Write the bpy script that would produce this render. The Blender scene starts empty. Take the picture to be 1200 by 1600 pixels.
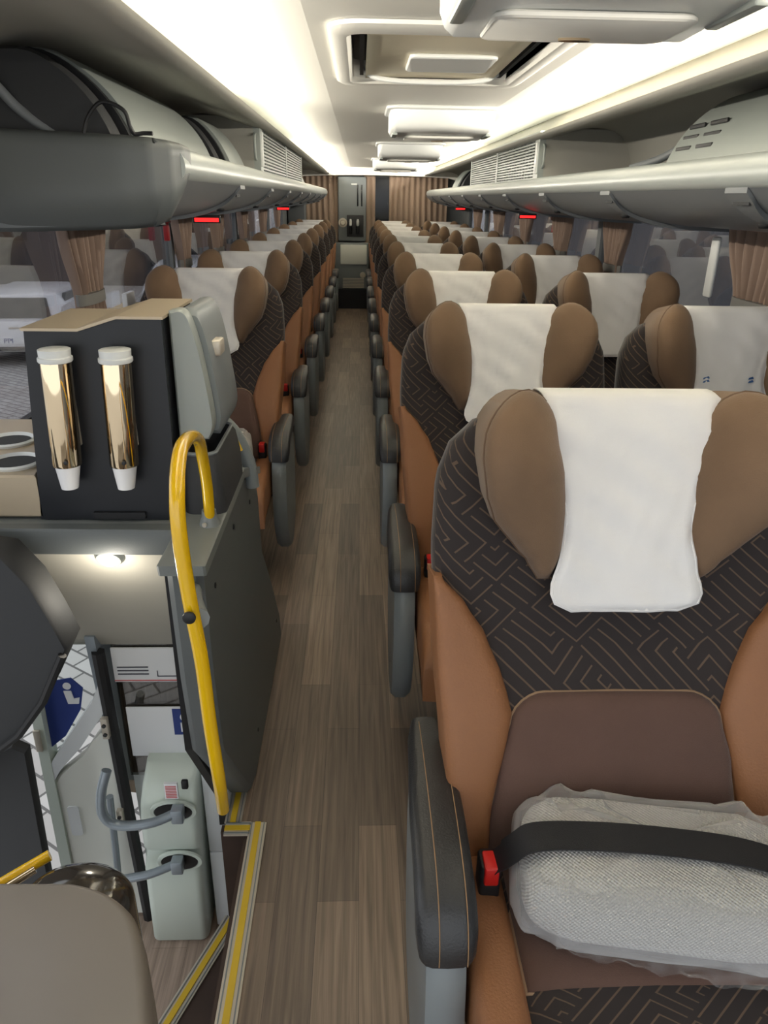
import bpy, math, random
from math import sin, cos, pi, radians as R_
from mathutils import Vector, Matrix
random.seed(7)
S = bpy.context.scene
COL = S.collection

# ------------------------------------------------------------------ camera
F_PX, PITCH, YAW, ROLL, CAMH = 1136.97, .4068, .0367, -.0161, 1.4543
cy_, sy_, cp_, sp_, cr_, sr_ = cos(YAW), sin(YAW), cos(PITCH), sin(PITCH), cos(ROLL), sin(ROLL)
FW = Vector((sy_*cp_, cy_*cp_, -sp_)); R0 = Vector((cy_, -sy_, 0)); U0 = Vector((sy_*sp_, cy_*sp_, cp_))
RT = R0*cr_ - U0*sr_; UP = R0*sr_ + U0*cr_
cam = bpy.data.cameras.new('camera'); camo = bpy.data.objects.new('camera', cam); COL.objects.link(camo)
camo.matrix_world = Matrix(((RT.x, UP.x, -FW.x, 0), (RT.y, UP.y, -FW.y, 0), (RT.z, UP.z, -FW.z, CAMH), (0, 0, 0, 1)))
cam.sensor_fit = 'VERTICAL'; cam.sensor_height = 24; cam.lens = F_PX/1600*24
cam.clip_start = .02; cam.clip_end = 200
S.camera = camo

# ------------------------------------------------------------------ light and exposure
S.view_settings.view_transform = 'Standard'; S.view_settings.look = 'None'
S.view_settings.gamma = 1; S.view_settings.use_curve_mapping = False
S.view_settings.exposure = 0.22
w = bpy.data.worlds.new('world'); S.world = w; w.use_nodes = True
bg = w.node_tree.nodes['Background']
bg.inputs[0].default_value = (.92, .96, 1, 1); bg.inputs[1].default_value = 1.3

def area(name, loc, direction, sx, sy, power, col):
    l = bpy.data.lights.new(name, 'AREA'); l.shape = 'RECTANGLE'; l.size = sx; l.size_y = sy; l.energy = power; l.color = col
    o = bpy.data.objects.new(name, l); COL.objects.link(o); o.location = loc
    z = -Vector(direction).normalized(); y = Vector((0, 1, 0)); x = y.cross(z).normalized(); y = z.cross(x)
    o.matrix_world = Matrix(((x.x, y.x, z.x, loc[0]), (x.y, y.y, z.y, loc[1]), (x.z, y.z, z.z, loc[2]), (0, 0, 0, 1)))
    return o
WARM = (1, .93, .80)
# LED strips tucked in the cove between the ceiling and the side panels
area('cove_strip_light', (-.465, 5.5, 1.776), (1, 0, -.85), .03, 10.6, 98, WARM)
area('cove_strip_light', (.925, 5.5, 1.776), (-1, 0, -.85), .03, 10.6, 98, WARM)

# ------------------------------------------------------------------ helpers
def lin(c):
    return tuple((v/12.92 if v <= .04045 else ((v+.055)/1.055)**2.4) for v in [x/255 for x in c])
def mat(name, rgb, rough=.5, metal=0, bump=0, bscale=200, var=0, vscale=5, sheen=0, coat=0, emit=None, estr=1, spec=.5):
    m = bpy.data.materials.new(name); m.use_nodes = True; nt = m.node_tree; b = nt.nodes['Principled BSDF']
    c = lin(rgb)
    b.inputs['Base Color'].default_value = (*c, 1); b.inputs['Roughness'].default_value = rough; b.inputs['Metallic'].default_value = metal
    b.inputs['Specular IOR Level'].default_value = spec
    if sheen: b.inputs['Sheen Weight'].default_value = sheen; b.inputs['Sheen Roughness'].default_value = .4
    if coat: b.inputs['Coat Weight'].default_value = coat; b.inputs['Coat Roughness'].default_value = .1
    if emit: b.inputs['Emission Color'].default_value = (*lin(emit), 1); b.inputs['Emission Strength'].default_value = estr
    tc = nt.nodes.new('ShaderNodeTexCoord')
    if bump:
        n = nt.nodes.new('ShaderNodeTexNoise'); n.inputs['Scale'].default_value = bscale; n.inputs['Detail'].default_value = 3
        nt.links.new(tc.outputs['Object'], n.inputs['Vector'])
        bp = nt.nodes.new('ShaderNodeBump'); bp.inputs['Strength'].default_value = bump; bp.inputs['Distance'].default_value = .004
        nt.links.new(n.outputs['Fac'], bp.inputs['Height']); nt.links.new(bp.outputs['Normal'], b.inputs['Normal'])
    if var:
        n = nt.nodes.new('ShaderNodeTexNoise'); n.inputs['Scale'].default_value = vscale; n.inputs['Detail'].default_value = 5
        nt.links.new(tc.outputs['Object'], n.inputs['Vector'])
        r = nt.nodes.new('ShaderNodeValToRGB'); r.color_ramp.elements[0].position = .3; r.color_ramp.elements[1].position = .7
        r.color_ramp.elements[0].color = (*[v*(1-var) for v in c], 1); r.color_ramp.elements[1].color = (*[min(1, v*(1+var)) for v in c], 1)
        nt.links.new(n.outputs['Fac'], r.inputs['Fac']); nt.links.new(r.outputs['Color'], b.inputs['Base Color'])
    return m
class NT:
    def __init__(s, m): s.nt = m.node_tree; s.b = s.nt.nodes['Principled BSDF']
    def n(s, t, **k):
        x = s.nt.nodes.new('ShaderNode'+t)
        for a, v in k.items(): setattr(x, a, v)
        return x
    def math(s, op, a, b=None, c=None):
        x = s.n('Math', operation=op)
        for i, v in enumerate((a, b, c)):
            if v is None: continue
            if hasattr(v, 'links') or hasattr(v, 'is_linked'): s.nt.links.new(v, x.inputs[i])
            else: x.inputs[i].default_value = v
        return x.outputs[0]
    def l(s, a, b): s.nt.links.new(a, b)

M = {}
M['floor_wood'] = mat('floor_wood', (110, 98, 86), .42)
def wood(m, ca, cb, cc):
    t = NT(m); tc = t.n('TexCoord'); mp = t.n('Mapping'); mp.inputs['Rotation'].default_value = (0, 0, pi/2)
    t.l(tc.outputs['Object'], mp.inputs['Vector'])
    br = t.n('TexBrick'); br.offset = .37; br.offset_frequency = 2
    br.inputs['Scale'].default_value = 1; br.inputs['Brick Width'].default_value = .58; br.inputs['Row Height'].default_value = .094
    br.inputs['Mortar Size'].default_value = .0006; br.inputs['Mortar Smooth'].default_value = .5; br.inputs['Bias'].default_value = 0
    br.inputs['Color1'].default_value = (*lin(ca), 1); br.inputs['Color2'].default_value = (*lin(cb), 1); br.inputs['Mortar'].default_value = (*lin(cc), 1)
    t.l(mp.outputs[0], br.inputs['Vector'])
    m2 = t.n('Mapping'); m2.inputs['Scale'].default_value = (70, 2.2, 8); t.l(tc.outputs['Object'], m2.inputs['Vector'])
    no = t.n('TexNoise'); no.inputs['Scale'].default_value = 1.4; no.inputs['Detail'].default_value = 6; no.inputs['Distortion'].default_value = .6
    t.l(m2.outputs[0], no.inputs['Vector'])
    rp = t.n('ValToRGB'); rp.color_ramp.elements[0].position = .3; rp.color_ramp.elements[1].position = .72
    rp.color_ramp.elements[0].color = (.55, .53, .5, 1); rp.color_ramp.elements[1].color = (1.18, 1.15, 1.1, 1)
    t.l(no.outputs['Fac'], rp.inputs['Fac'])
    mx = t.n('MixRGB', blend_type='MULTIPLY'); mx.inputs[0].default_value = 1
    t.l(br.outputs['Color'], mx.inputs[1]); t.l(rp.outputs['Color'], mx.inputs[2]); t.l(mx.outputs[0], t.b.inputs['Base Color'])
wood(M['floor_wood'], (148, 130, 114), (112, 98, 87), (76, 66, 58))
M['step_wood'] = mat('step_wood', (120, 100, 85), .5); wood(M['step_wood'], (176, 158, 146), (158, 140, 128), (120, 104, 92))

def maze(name, base, line, scale, width):
    m = mat(name, base, .85, sheen=.25); t = NT(m); tc = t.n('TexCoord'); sp = t.n('SeparateXYZ'); t.l(tc.outputs['Object'], sp.inputs[0])
    X, Y, Z = sp.outputs
    u = t.math('ADD', X, t.math('MULTIPLY', Y, .25)); v = t.math('SUBTRACT', Z, t.math('MULTIPLY', Y, .9))
    a = t.math('MULTIPLY', t.math('ADD', t.math('MULTIPLY', u, .62), t.math('MULTIPLY', v, 1.02)), scale)
    b = t.math('MULTIPLY', t.math('SUBTRACT', t.math('MULTIPLY', v, 1.02), t.math('MULTIPLY', u, .62)), scale)
    cv = t.n('CombineXYZ'); t.l(t.math('FLOOR', a), cv.inputs[0]); t.l(t.math('FLOOR', b), cv.inputs[1])
    wn = t.n('TexWhiteNoise', noise_dimensions='2D'); t.l(cv.outputs[0], wn.inputs['Vector'])
    sc = t.n('SeparateColor'); t.l(wn.outputs['Color'], sc.inputs[0])
    def flip(x, rnd):
        fr = t.math('FRACT', x); g = t.math('GREATER_THAN', rnd, .5)
        return t.math('ABSOLUTE', t.math('SUBTRACT', g, fr))
    fa, fb = flip(a, sc.outputs[0]), flip(b, sc.outputs[1])
    m1 = t.math('MAXIMUM', fa, fb); strt = t.math('GREATER_THAN', sc.outputs[2], .72)
    mm = t.math('ADD', t.math('MULTIPLY', m1, t.math('SUBTRACT', 1.0, strt)), t.math('MULTIPLY', fa, strt))
    f = t.math('LESS_THAN', t.math('ABSOLUTE', t.math('SUBTRACT', t.math('FRACT', t.math('MULTIPLY', mm, 3)), .5)), width)
    mx = t.n('MixRGB'); mx.inputs[1].default_value = (*lin(base), 1); mx.inputs[2].default_value = (*lin(line), 1)
    t.l(f, mx.inputs[0]); t.l(mx.outputs[0], t.b.inputs['Base Color'])
    bp = t.n('Bump'); bp.inputs['Strength'].default_value = .5; bp.inputs['Distance'].default_value = .002; bp.invert = True
    t.l(f, bp.inputs['Height']); t.l(bp.outputs[0], t.b.inputs['Normal'])
    return m
M['fabric'] = maze('patterned_fabric', (42, 35, 34), (92, 74, 60), 19, .07)
M['velvet'] = mat('brown_velvet', (122, 97, 74), .85, bump=.25, bscale=500, var=.12, vscale=7, sheen=.15)
M['velvet_dark'] = mat('lumbar_velvet', (92, 68, 58), .88, bump=.25, bscale=500, var=.10, vscale=9, sheen=.35)
M['orange'] = mat('tan_leatherette', (140, 94, 60), .55, bump=.25, bscale=260, var=.07, vscale=4)
M['piping'] = mat('piping', (150, 122, 96), .7)
M['pipe_dark'] = mat('dark_piping', (104, 82, 64), .7)
M['cloth'] = mat('white_cloth', (236, 234, 232), .9, bump=.15, bscale=700)
M['shell'] = mat('grey_plastic', (124, 130, 132), .42, bump=.05, bscale=900)
M['shell_light'] = mat('light_grey_plastic', (150, 156, 152), .4)
M['pad'] = mat('black_leather_pad', (44, 44, 45), .36, bump=.2, bscale=320)
M['stitch'] = mat('tan_stitching', (150, 118, 84), .7)
M['black'] = mat('black_plastic', (22, 22, 24), .5)
M['belt'] = mat('black_webbing', (20, 20, 23), .6, bump=.3, bscale=900)
M['red'] = mat('red_plastic', (196, 28, 24), .4)
M['hammer_red'] = mat('dark_red_plastic', (150, 24, 30), .4)
M['base'] = mat('seat_base_dark', (34, 34, 36), .6)
M['ceiling'] = mat('ceiling_panel', (242, 240, 232), .5, bump=.03, bscale=300)
M['sidepanel'] = mat('side_panel_fabric', (164, 162, 154), .85, bump=.2, bscale=600)
M['rack'] = mat('rack_plastic', (158, 164, 162), .33)
M['rackend_shaded'] = mat('rack_plastic_shaded', (98, 102, 102), .42)  # rack plastic darkened: shade on the end cap put into the colour
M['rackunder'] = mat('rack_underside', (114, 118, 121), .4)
M['dark'] = mat('charcoal_panel', (50, 51, 53), .7, bump=.08, bscale=500)
M['machine'] = mat('black_machine_panel', (27, 29, 34), .38)
M['beige'] = mat('beige_metal', (190, 174, 150), .38, metal=.3)
M['console'] = mat('console_grey', (92, 96, 96), .5, bump=.12, bscale=600)
M['counter'] = mat('counter_grey', (122, 126, 124), .38)
M['underpanel'] = mat('beige_grey_panel', (176, 172, 160), .6, var=.04, vscale=9)
M['shellwarm'] = mat('warm_grey_moulding', (122, 115, 108), .45)
M['doorpanel'] = mat('door_inner_plastic', (228, 230, 222), .4)
M['yellow'] = mat('yellow_paint', (232, 184, 10), .22, coat=.6)
M['yellowstrip'] = mat('yellow_insert', (206, 172, 40), .5)
M['alu'] = mat('aluminium', (196, 188, 174), .4, metal=.35)
M['chrome'] = mat('polished_steel', (236, 214, 180), .07, metal=1)
M['steel'] = mat('blue_grey_tube', (140, 150, 158), .3, metal=.3, coat=.3)
M['green'] = mat('pale_green_plastic', (204, 214, 204), .38)
M['white'] = mat('white_plastic', (222, 224, 222), .35)
M['whitepanel'] = mat('white_panel', (222, 226, 228), .45)
M['brownface'] = mat('dark_brown_face', (58, 42, 34), .6, var=.2, vscale=12)
M['paper'] = mat('paper', (232, 234, 236), .6)
M['ink'] = mat('dark_print', (70, 70, 80), .6)
M['pinkink'] = mat('red_print', (200, 110, 110), .6)
M['blue'] = mat('blue_print', (40, 60, 130), .5)
M['curtain'] = mat('brown_curtain', (146, 124, 110), .88, sheen=.3, bump=.2, bscale=500)
M['curtain_rear'] = mat('rear_curtain', (164, 142, 124), .9, sheen=.3, bump=.2, bscale=500)
M['tie'] = mat('grey_tieback', (120, 118, 114), .7)
M['rubber'] = mat('black_rubber', (26, 26, 28), .55)
M['lamp_on'] = mat('lamp_lens', (255, 240, 200), .4, emit=(255, 235, 190), estr=6)
M['redsign'] = mat('red_lit_sign', (120, 10, 10), .4, emit=(255, 30, 30), estr=2.2)
M['carpaint'] = mat('white_car_paint', (225, 225, 228), .25, coat=.5)
M['carglass'] = mat('car_glass', (30, 32, 36), .1)
M['building'] = mat('render_wall', (120, 120, 122), .9, var=.1, vscale=.6)
M['buildingd'] = mat('dark_facade', (60, 62, 66), .9, var=.1, vscale=.6)
M['frame'] = mat('dark_window_frame', (44, 46, 50), .5)
M['cup'] = mat('cup_plastic', (226, 226, 228), .35); 
M['screen'] = mat('black_glass', (10, 14, 20), .12)
M['gold'] = mat('beige_hatch', (236, 226, 200), .45)
M['wallgrey'] = mat('wall_grey', (104, 108, 110), .6)

def glass(name, tint, gloss, rough=0.0, ior=1.45, gcol=(1, 1, 1)):
    m = bpy.data.materials.new(name); m.use_nodes = True; nt = m.node_tree; nt.nodes.clear()
    o = nt.nodes.new('ShaderNodeOutputMaterial'); mx = nt.nodes.new('ShaderNodeMixShader')
    tr = nt.nodes.new('ShaderNodeBsdfTransparent'); tr.inputs[0].default_value = (*tint, 1)
    gl = nt.nodes.new('ShaderNodeBsdfGlossy'); gl.inputs['Roughness'].default_value = rough; gl.inputs[0].default_value = (*gcol, 1)
    lw = nt.nodes.new('ShaderNodeLayerWeight'); lw.inputs[0].default_value = .5
    pw = nt.nodes.new('ShaderNodeMath'); pw.operation = 'POWER'; pw.inputs[1].default_value = 3.2
    ma = nt.nodes.new('ShaderNodeMath'); ma.operation = 'MULTIPLY_ADD'; ma.inputs[1].default_value = .85; ma.inputs[2].default_value = gloss
    nt.links.new(lw.outputs['Facing'], pw.inputs[0]); nt.links.new(pw.outputs[0], ma.inputs[0]); nt.links.new(ma.outputs[0], mx.inputs[0])
    nt.links.new(tr.outputs[0], mx.inputs[1]); nt.links.new(gl.outputs[0], mx.inputs[2])
    nt.links.new(mx.outputs[0], o.inputs[0]); return m
M['tinted'] = glass('tinted_window_glass', (.70, .70, .72), .06)
M['clear'] = glass('clear_glass', (.92, .94, .94), .04)
M['darkglass'] = glass('dark_door_glass', (.6, .6, .58), .08)
# crumpled plastic film
m = bpy.data.materials.new('plastic_film'); m.use_nodes = True; nt = m.node_tree; nt.nodes.clear()
o = nt.nodes.new('ShaderNodeOutputMaterial'); mx = nt.nodes.new('ShaderNodeMixShader'); tr = nt.nodes.new('ShaderNodeBsdfTransparent')
pb = nt.nodes.new('ShaderNodeBsdfPrincipled'); pb.inputs['Base Color'].default_value = (.85, .85, .85, 1); pb.inputs['Roughness'].default_value = .16
lw = nt.nodes.new('ShaderNodeLayerWeight'); lw.inputs[0].default_value = .22
ad = nt.nodes.new('ShaderNodeMath'); ad.operation = 'ADD'; ad.inputs[1].default_value = .05; ad.use_clamp = True
nt.links.new(lw.outputs['Facing'], ad.inputs[0]); nt.links.new(ad.outputs[0], mx.inputs[0]); nt.links.new(tr.outputs[0], mx.inputs[1]); nt.links.new(pb.outputs[0], mx.inputs[2]); nt.links.new(mx.outputs[0], o.inputs[0])
M['film'] = m
# waffle blanket
m = mat('waffle_blanket', (214, 211, 204), .95); t = NT(m); tc = t.n('TexCoord'); sp = t.n('SeparateXYZ'); t.l(tc.outputs['Object'], sp.inputs[0])
sx = t.math('SINE', t.math('MULTIPLY', sp.outputs[0], 1000)); sy = t.math('SINE', t.math('MULTIPLY', t.math('ADD', sp.outputs[1], sp.outputs[2]), 900))
bp = t.n('Bump'); bp.inputs['Strength'].default_value = .9; bp.inputs['Distance'].default_value = .003
t.l(t.math('MULTIPLY', sx, sy), bp.inputs['Height']); t.l(bp.outputs[0], t.b.inputs['Normal']); M['waffle'] = m
# paving
m = mat('grey_paving', (150, 146, 142), .9); t = NT(m); tc = t.n('TexCoord'); mp = t.n('Mapping'); mp.inputs['Rotation'].default_value = (0, 0, .6); t.l(tc.outputs['Object'], mp.inputs[0])
br = t.n('TexBrick'); br.inputs['Scale'].default_value = 1; br.inputs['Brick Width'].default_value = .24; br.inputs['Row Height'].default_value = .12; br.inputs['Mortar Size'].default_value = .008
br.inputs['Color1'].default_value = (*lin((205, 202, 198)), 1); br.inputs['Color2'].default_value = (*lin((184, 180, 176)), 1); br.inputs['Mortar'].default_value = (*lin((110, 108, 106)), 1)
t.l(mp.outputs[0], br.inputs['Vector']); t.l(br.outputs['Color'], t.b.inputs['Base Color']); M['paving'] = m

class MB:
    """collects shapes into one mesh"""
    def __init__(s): s.v = []; s.f = []
    def add(s, V, Fc):
        n = len(s.v); s.v += [tuple(p) for p in V]; s.f += [tuple(i+n for i in f) for f in Fc]; return s
    def box(s, x0, x1, y0, y1, z0, z1, b=0):
        if b <= 0:
            V = [(x, y, z) for z in (z0, z1) for x, y in ((x0, y0), (x1, y0), (x1, y1), (x0, y1))]
            return s.add(V, [(3, 2, 1, 0), (4, 5, 6, 7), (0, 1, 5, 4), (1, 2, 6, 5), (2, 3, 7, 6), (3, 0, 4, 7)])
        b = min(b, (x1-x0)*.49, (y1-y0)*.49, (z1-z0)*.49)
        secs = []
        for z, i in ((z0, b), (z0+b*.3, b*.3), (z0+b, 0), (z1-b, 0), (z1-b*.3, b*.3), (z1, b)):
            secs.append([(px, py, z) for px, py in rrect(x0+i, x1-i, y0+i, y1-i, max(b-i*.5, b*.4), 3)])
        return s.loft(secs)
    def loft(s, secs, closed=True, caps=True):
        n = len(secs[0]); V = [p for q in secs for p in q]; Fc = []
        for i in range(len(secs)-1):
            for j in range(n if closed else n-1):
                k = (j+1) % n; Fc.append((i*n+j, i*n+k, (i+1)*n+k, (i+1)*n+j))
        if caps and closed: Fc.append(tuple(range(n-1, -1, -1))); Fc.append(tuple((len(secs)-1)*n+j for j in range(n)))
        return s.add(V, Fc)
    def tube(s, path, r, n=8, closed=False):
        P = [Vector(p) for p in path]; secs = []; up = None
        for i, p in enumerate(P):
            a = P[i-1] if (i > 0 or closed) else p; b = P[(i+1) % len(P)] if (i < len(P)-1 or closed) else p
            d = (b-a).normalized()
            if up is None: up = Vector((0, 0, 1)) if abs(d.z) < .9 else Vector((0, 1, 0))
            x = d.cross(up).normalized(); up = x.cross(d).normalized()
            rr = r[i] if isinstance(r, (list, tuple)) else r
            secs.append([p+x*cos(2*pi*k/n)*rr+up*sin(2*pi*k/n)*rr for k in range(n)])
        if closed: secs.append(secs[0]); return s.loft(secs, caps=False)
        return s.loft(secs)
    def prism(s, poly, axis, a, b, bev=0):
        """polygon in the plane across axis, from a to b. axis x: (y,z); y: (x,z); z: (x,y)"""
        def pt(p, t): return {'x': (t, p[0], p[1]), 'y': (p[0], t, p[1]), 'z': (p[0], p[1], t)}[axis]
        if bev:
            cx = sum(p[0] for p in poly)/len(poly); cz = sum(p[1] for p in poly)/len(poly)
            w_ = max(abs(p[0]-cx) for p in poly); h_ = max(abs(p[1]-cz) for p in poly)
            sh = [(cx+(p[0]-cx)*(1-bev/w_), cz+(p[1]-cz)*(1-bev/h_)) for p in poly]
            return s.loft([[pt(p, a) for p in sh], [pt(p, a+bev) for p in poly], [pt(p, b-bev) for p in poly], [pt(p, b) for p in sh]])
        return s.loft([[pt(p, a) for p in poly], [pt(p, b) for p in poly]])
    def lathe(s, prof, c, n=24, axis='z'):
        secs = []
        for r, h in prof:
            q = []
            for k in range(n):
                a = 2*pi*k/n; u, v = cos(a)*r, sin(a)*r
                q.append({'z': (c[0]+u, c[1]+v, c[2]+h), 'y': (c[0]+u, c[1]+h, c[2]+v), 'x': (c[0]+h, c[1]+u, c[2]+v)}[axis])
            secs.append(q)
        return s.loft(secs)
    def grid(s, nu, nv, fn):
        V = [fn(i/nu, j/nv) for j in range(nv+1) for i in range(nu+1)]
        return s.add(V, [(j*(nu+1)+i, j*(nu+1)+i+1, (j+1)*(nu+1)+i+1, (j+1)*(nu+1)+i) for j in range(nv) for i in range(nu)])
    def build(s, name, m, parent=None, smooth=True, thick=0, off=0, bev=0, loc=None, angle=40, sub=0):
        me = bpy.data.meshes.new(name)
        base = Vector(loc) if loc is not None else (Vector(parent['_b']) if parent is not None and '_b' in parent else Vector((0, 0, 0)))
        me.from_pydata([tuple(Vector(p)-base) for p in s.v], [], s.f); me.materials.append(M[m] if isinstance(m, str) else m)
        import bmesh
        bm = bmesh.new(); bm.from_mesh(me); bmesh.ops.recalc_face_normals(bm, faces=bm.faces[:])
        bm.to_mesh(me); bm.free()
        if smooth:
            for p in me.polygons: p.use_smooth = True
            me.set_sharp_from_angle(angle=R_(angle))
        o = bpy.data.objects.new(name, me); COL.objects.link(o)
        o['_b'] = tuple(base)
        if parent is not None: o.parent = parent
        if parent is None and loc is not None: o.location = base
        if thick:
            q = o.modifiers.new('solid', 'SOLIDIFY'); q.thickness = thick; q.offset = off
        if bev:
            q = o.modifiers.new('bevel', 'BEVEL'); q.width = bev; q.segments = 2; q.limit_method = 'ANGLE'
        if sub:
            q = o.modifiers.new('sub', 'SUBSURF'); q.levels = sub; q.render_levels = sub
        return o
def rrect(x0, x1, y0, y1, r, n=4):
    r = min(r, (x1-x0)*.499, (y1-y0)*.499); P = []
    for cx, cy, a in ((x1-r, y1-r, 0), (x0+r, y1-r, 90), (x0+r, y0+r, 180), (x1-r, y0+r, 270)):
        for k in range(n+1):
            t = R_(a+90*k/n); P.append((cx+cos(t)*r, cy+sin(t)*r))
    return P
def smoothpath(P, k=6):
    P = [Vector(p) for p in P]; out = []
    for i in range(len(P)-1):
        p0 = P[max(i-1, 0)]; p1 = P[i]; p2 = P[i+1]; p3 = P[min(i+2, len(P)-1)]
        for j in range(k):
            t = j/k; out.append(.5*((2*p1)+(p2-p0)*t+(2*p0-5*p1+4*p2-p3)*t*t+(3*p1-p0-3*p2+p3)*t**3))
    out.append(P[-1]); return out
def lerp_tab(tab, t):
    if t <= tab[0][0]: return tab[0][1]
    for (a, x), (b, y) in zip(tab, tab[1:]):
        if t <= b:
            u = (t-a)/(b-a); u = u*u*(3-2*u)*.5+u*.5; return x+(y-x)*u
    return tab[-1][1]
def thing(name, label, cat, loc=(0, 0, 0), group=None):
    """Empty at the thing's base; part meshes are given in world metres and stored relative to it"""
    o = bpy.data.objects.new(name, None); COL.objects.link(o); o.location = loc; o['_b'] = tuple(loc); o.empty_display_size = .1
    o['label'] = label; o['category'] = cat
    if group: o['group'] = group
    return o
def tag(o, label, cat, group=None, kind=None):
    o['label'] = label; o['category'] = cat
    if group: o['group'] = group
    if kind: o['kind'] = kind
    return o
def struct(name, mb, m, **k):
    o = mb.build(name, m, **k); o['kind'] = 'structure'; return o
def dup(root, loc, label, group=None):
    c = root.copy(); COL.objects.link(c); c.location = loc; c['label'] = label
    if group: c['group'] = group
    for a in list(root.children):
        b = a.copy(); COL.objects.link(b); b.parent = c
        for g in list(a.children):
            d = g.copy(); COL.objects.link(d); d.parent = b
    return c

# ------------------------------------------------------------------ structure
XL, XR, YR = -.955, 1.395, 10.95      # inner faces of the side walls, rear wall
XC = .22
# floor of the aisle and seating area
fl = MB().prism([(-.272, -.3), (XR, -.3), (XR, YR), (XL, YR), (XL, 2.35), (-.70, 2.35), (-.70, 1.56), (-.335, 1.50), (-.335, 1.37), (-.272, 1.37)], 'z', -.05, 0)
struct('floor', fl, 'floor_wood', smooth=False)
struct('floor_riser', MB().box(-.285, -.262, -.3, 1.372, -.6, -.004).box(-.345, -.262, 1.362, 1.385, -.6, -.004), 'brownface', smooth=False)
# stair tread and lower landing
struct('floor_step', MB().prism([(-.285, 1.362), (-.335, 1.362), (-.62, .66), (-.62, .3), (-.285, .3)], 'z', -.34, -.3), 'brownface', smooth=False)  # wood tread, its stairwell shade painted in as dark brown
struct('floor_step_riser', MB().prism([(-.335, 1.362), (-.345, 1.362), (-.63, .66), (-.62, .66)], 'z', -.44, -.34), 'brownface', smooth=False)
struct('floor_landing', MB().box(-.64, -.27, -.2, 1.56, -.50, -.44), 'step_wood', smooth=False)

def win_wall(name, x, sgn, y0, y1, posts):
    mb = MB(); t = .05
    a, b = (x, x+sgn*t) if sgn > 0 else (x+sgn*t, x)
    mb.box(a, b, max(y0, 2.45) if sgn < 0 else y0, y1, 0, .84)
    if sgn < 0: mb.box(a, b, y0, 2.45, .70, .84)
    mb.box(a, b, y0, y1, 1.40, 1.46)
    for p, wd in posts: mb.box(a, b, p-wd/2, p+wd/2, .84, 1.40)
    return struct(name, mb, 'wallgrey', smooth=False)
postsR = [(-.25, .1), (2.35, .07), (4.5, .07), (6.6, .07), (8.7, .07), (10.5, .9)]
postsL = [(1.60, .06), (3.98, .05), (6.1, .06), (8.3, .06), (10.35, 1.2)]
win_wall('wall_right', XR, 1, -.3, YR, postsR)
win_wall('wall_left', XL, -1, 1.58, YR, postsL)
def panes(x, posts, side, start):
    n = start
    for (a, wa), (b, wb) in zip(posts, posts[1:]):
        o = struct('window_%d' % n, MB().box(x-.004, x+.004, a+wa/2, b-wb/2, .84, 1.40), 'tinted', smooth=False)
        s = MB().box(x-.012, x+.012, a+wa/2, b-wb/2, .835, .85).box(x-.012, x+.012, a+wa/2, b-wb/2, 1.39, 1.402)
        s.build('window_seal', 'rubber', o, smooth=False); n += 1
    return n
n = panes(XR+.02, postsR, 1, 1); panes(XL-.02, postsL, -1, n)

# ceiling: flat centre, slightly raised coves on both sides
cp = [(-.60, 1.865), (-.43, 1.862), (-.125, 1.83), (.605, 1.83), (.89, 1.862), (1.06, 1.865)]
hx0, hx1, hy0, hy1 = -.022, .49, 2.06, 2.85
mb = MB()
for (a, za), (b, zb) in zip(cp, cp[1:]):
    if za == zb:
        for (x0, x1, y0, y1) in ((a, b, -.3, hy0), (a, hx0, hy0, hy1), (hx1, b, hy0, hy1), (a, b, hy1, YR)):
            mb.prism([(x0, za), (x1, zb), (x1, zb+.02), (x0, za+.02)], 'y', y0, y1)
    else: mb.prism([(a, za), (b, zb), (b, zb+.02), (a, za+.02)], 'y', -.3, YR)
struct('ceiling', mb, 'ceiling', smooth=False)
# side panels: rounded lip under the cove, then back and down to the wall
def side_panel(name, sgn, xe, xw):
    d = sgn
    P = [(xe, 1.757), (xe-d*.0, 1.768), (xe+d*.02, 1.776), (xe+d*.10, 1.795), (xe+d*.34, 1.80), (xe+d*.45, 1.77), (xw-d*.06, 1.68), (xw-d*.01, 1.58), (xw, 1.46), (xw, 1.40)]
    Q = [(xw+d*.03, 1.40), (xw+d*.03, 1.60), (xe+d*.47, 1.81), (xe+d*.34, 1.83), (xe+d*.10, 1.815), (xe+d*.005, 1.79)]
    P2 = [(xe, 1.757)]+[(xe+d*.03, 1.752)]+P[3:]
    mb = MB(); lo = smoothpath([(p[0], 0, p[1]) for p in [(xe, 1.756), (xe+d*.012, 1.743), (xe+d*.05, 1.738), (xe+d*.12, 1.752), (xe+d*.28, 1.792), (xe+d*.43, 1.765), (xw-d*.03, 1.66), (xw, 1.52), (xw, 1.40)]], 4)
    hi = [(xw+d*.03, 1.40), (xw+d*.03, 1.70), (xe+d*.42, 1.90), (xe+d*.20, 1.90), (xe+d*.14, 1.83), (xe+d*.085, 1.755), (xe+d*.02, 1.75)]
    poly = [(p.x, p.z) for p in lo]+hi
    mb.prism(poly, 'y', -.3, YR)
    return struct(name, mb, 'sidepanel', angle=50)
side_panel('trim_1', -1, -.405, XL); side_panel('trim_2', 1, .865, XR)
# rear wall, with a header arch
struct('wall_rear', MB().box(XL-.05, XR+.05, YR, YR+.06, 0, 1.86), 'wallgrey', smooth=False)
struct('trim_3', MB().prism([(XL, 1.86), (XL, 1.66), (-.75, 1.715), (-.3, 1.735), (.22, 1.738), (.75, 1.735), (1.2, 1.715), (XR, 1.66), (XR, 1.86)], 'y', 10.72, 10.80), 'ceiling', smooth=False)

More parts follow.
